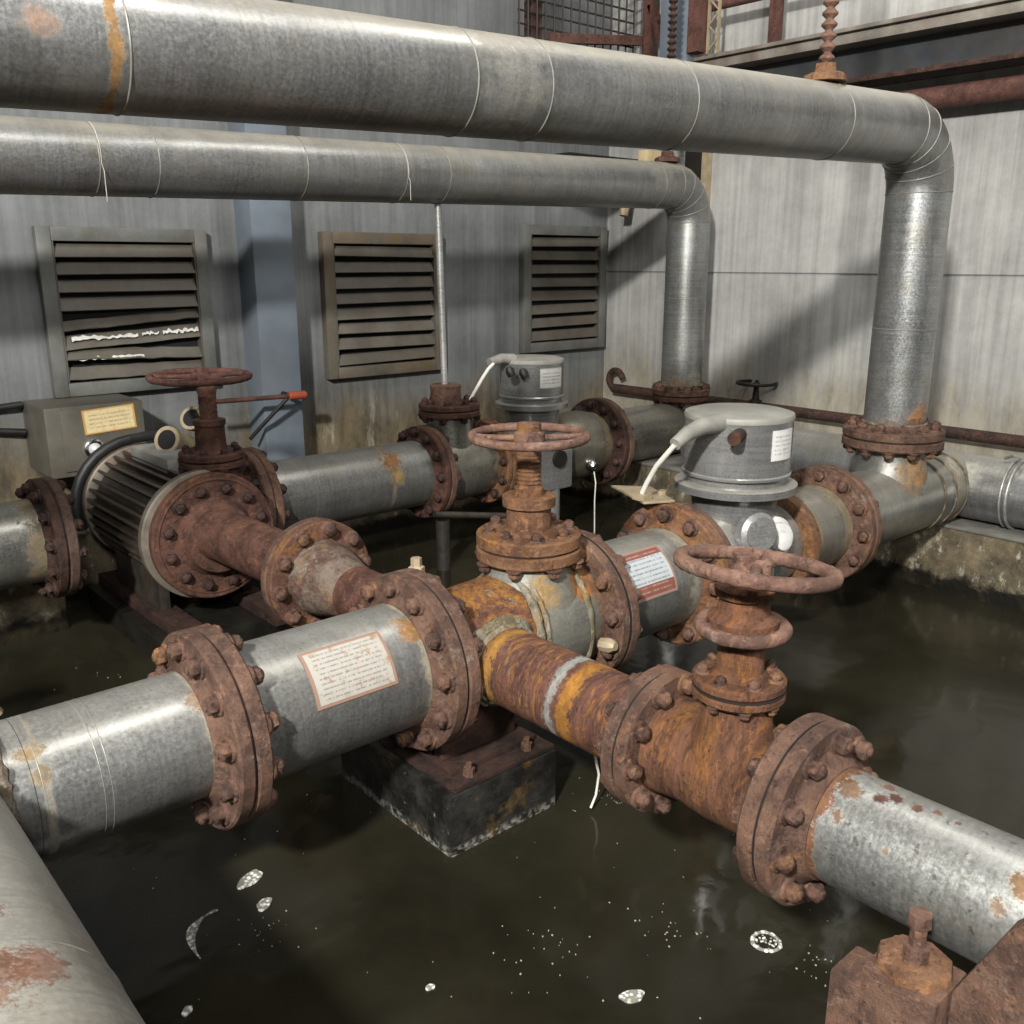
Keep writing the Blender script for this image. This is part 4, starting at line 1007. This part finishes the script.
o = m.build('foam_patch', M['foam']); tag(o, 'crescent-shaped foam streak on the dark water near the left corner pipe', 'foam', F)
m = MB()
def speck(x, y, r):
    if (1.2 < x < 1.68 and 1.6 < y < 2.22) or (1.0 < x < 1.76 and y > 3.2): return
    b = blob(x, y, r, r * random.uniform(.4, 1), random.random() * 3, 7, .25, .0005, .0018)
    o = len(m.v); m.v += b.v; m.f += [tuple(i + o for i in f) for f in b.f]
for _ in range(120): speck(random.uniform(.45, 2.4), random.uniform(.5, 2.6), random.uniform(.0006, .002))
for (cx, cy, s, n) in ((1.18, 1.24, .14, 26), (1.45, 1.12, .09, 26), (1.60, .83, .07, 18), (1.75, 1.55, .05, 20), (1.60, 1.62, .05, 20), (.78, 1.70, .08, 20), (2.1, 3.3, .3, 40), (1.0, 3.2, .3, 30)):  # denser clusters: debris, and specks imitating bright reflections on the ripples
    for _ in range(n): speck(random.gauss(cx, s * .5), random.gauss(cy, s * .5), random.uniform(.0006, .0022))
o = m.build('debris_and_glints', M['speck']); tag(o, 'pale specks of debris and imitated ripple glints scattered over the dark water', 'debris'); o['kind'] = 'stuff'

# ================================================================== light
def area(name, loc, target, size, power, color=(1, 1, 1), sy=None):
    l = bpy.data.lights.new(name, 'AREA'); l.energy = power; l.color = color
    l.shape = 'RECTANGLE' if sy else 'SQUARE'; l.size = size
    if sy: l.size_y = sy
    o = bpy.data.objects.new(name, l); COL.objects.link(o); o.location = loc
    o.rotation_euler = (V(target) - V(loc)).to_track_quat('-Z', 'Y').to_euler()
    return o
area('lamp_bay', (-3.0, -1.0, 4.2), (3.5, 2.6, 1.0), .35, 730, (1, .97, .92))
area('lamp_bay', (-1.2, -4.0, 4.2), (2.2, 3.0, .6), .8, 170, (1, .98, .95))
area('lamp_bay', (1.6, .6, 5.4), (1.9, 2.2, .5), 1.0, 55, (1, .97, .93), .5)
area('lamp_bay', (3.4, 1.9, 5.2), (4.92, 2.0, 2.9), .6, 75, (1, .97, .92), 1.6)
w = bpy.data.worlds.new('world'); SC.world = w; w.use_nodes = True
nt = w.node_tree; bg = nt.nodes['Background']
tc_ = nt.nodes.new('ShaderNodeTexCoord'); sx = nt.nodes.new('ShaderNodeSeparateXYZ'); rm = nt.nodes.new('ShaderNodeValToRGB')
nt.links.new(tc_.outputs['Generated'], sx.inputs[0]); nt.links.new(sx.outputs[2], rm.inputs[0]); nt.links.new(rm.outputs[0], bg.inputs[0])
rm.color_ramp.elements[0].position = 0.0; rm.color_ramp.elements[0].color = (.10, .10, .10, 1)
rm.color_ramp.elements[1].position = 0.9; rm.color_ramp.elements[1].color = (.75, .76, .78, 1)
bg.inputs[1].default_value = 0.12
SC.view_settings.view_transform = 'Standard'; SC.view_settings.look = 'None'
SC.view_settings.gamma = 1.0; SC.view_settings.exposure = 0.2; SC.view_settings.use_curve_mapping = False
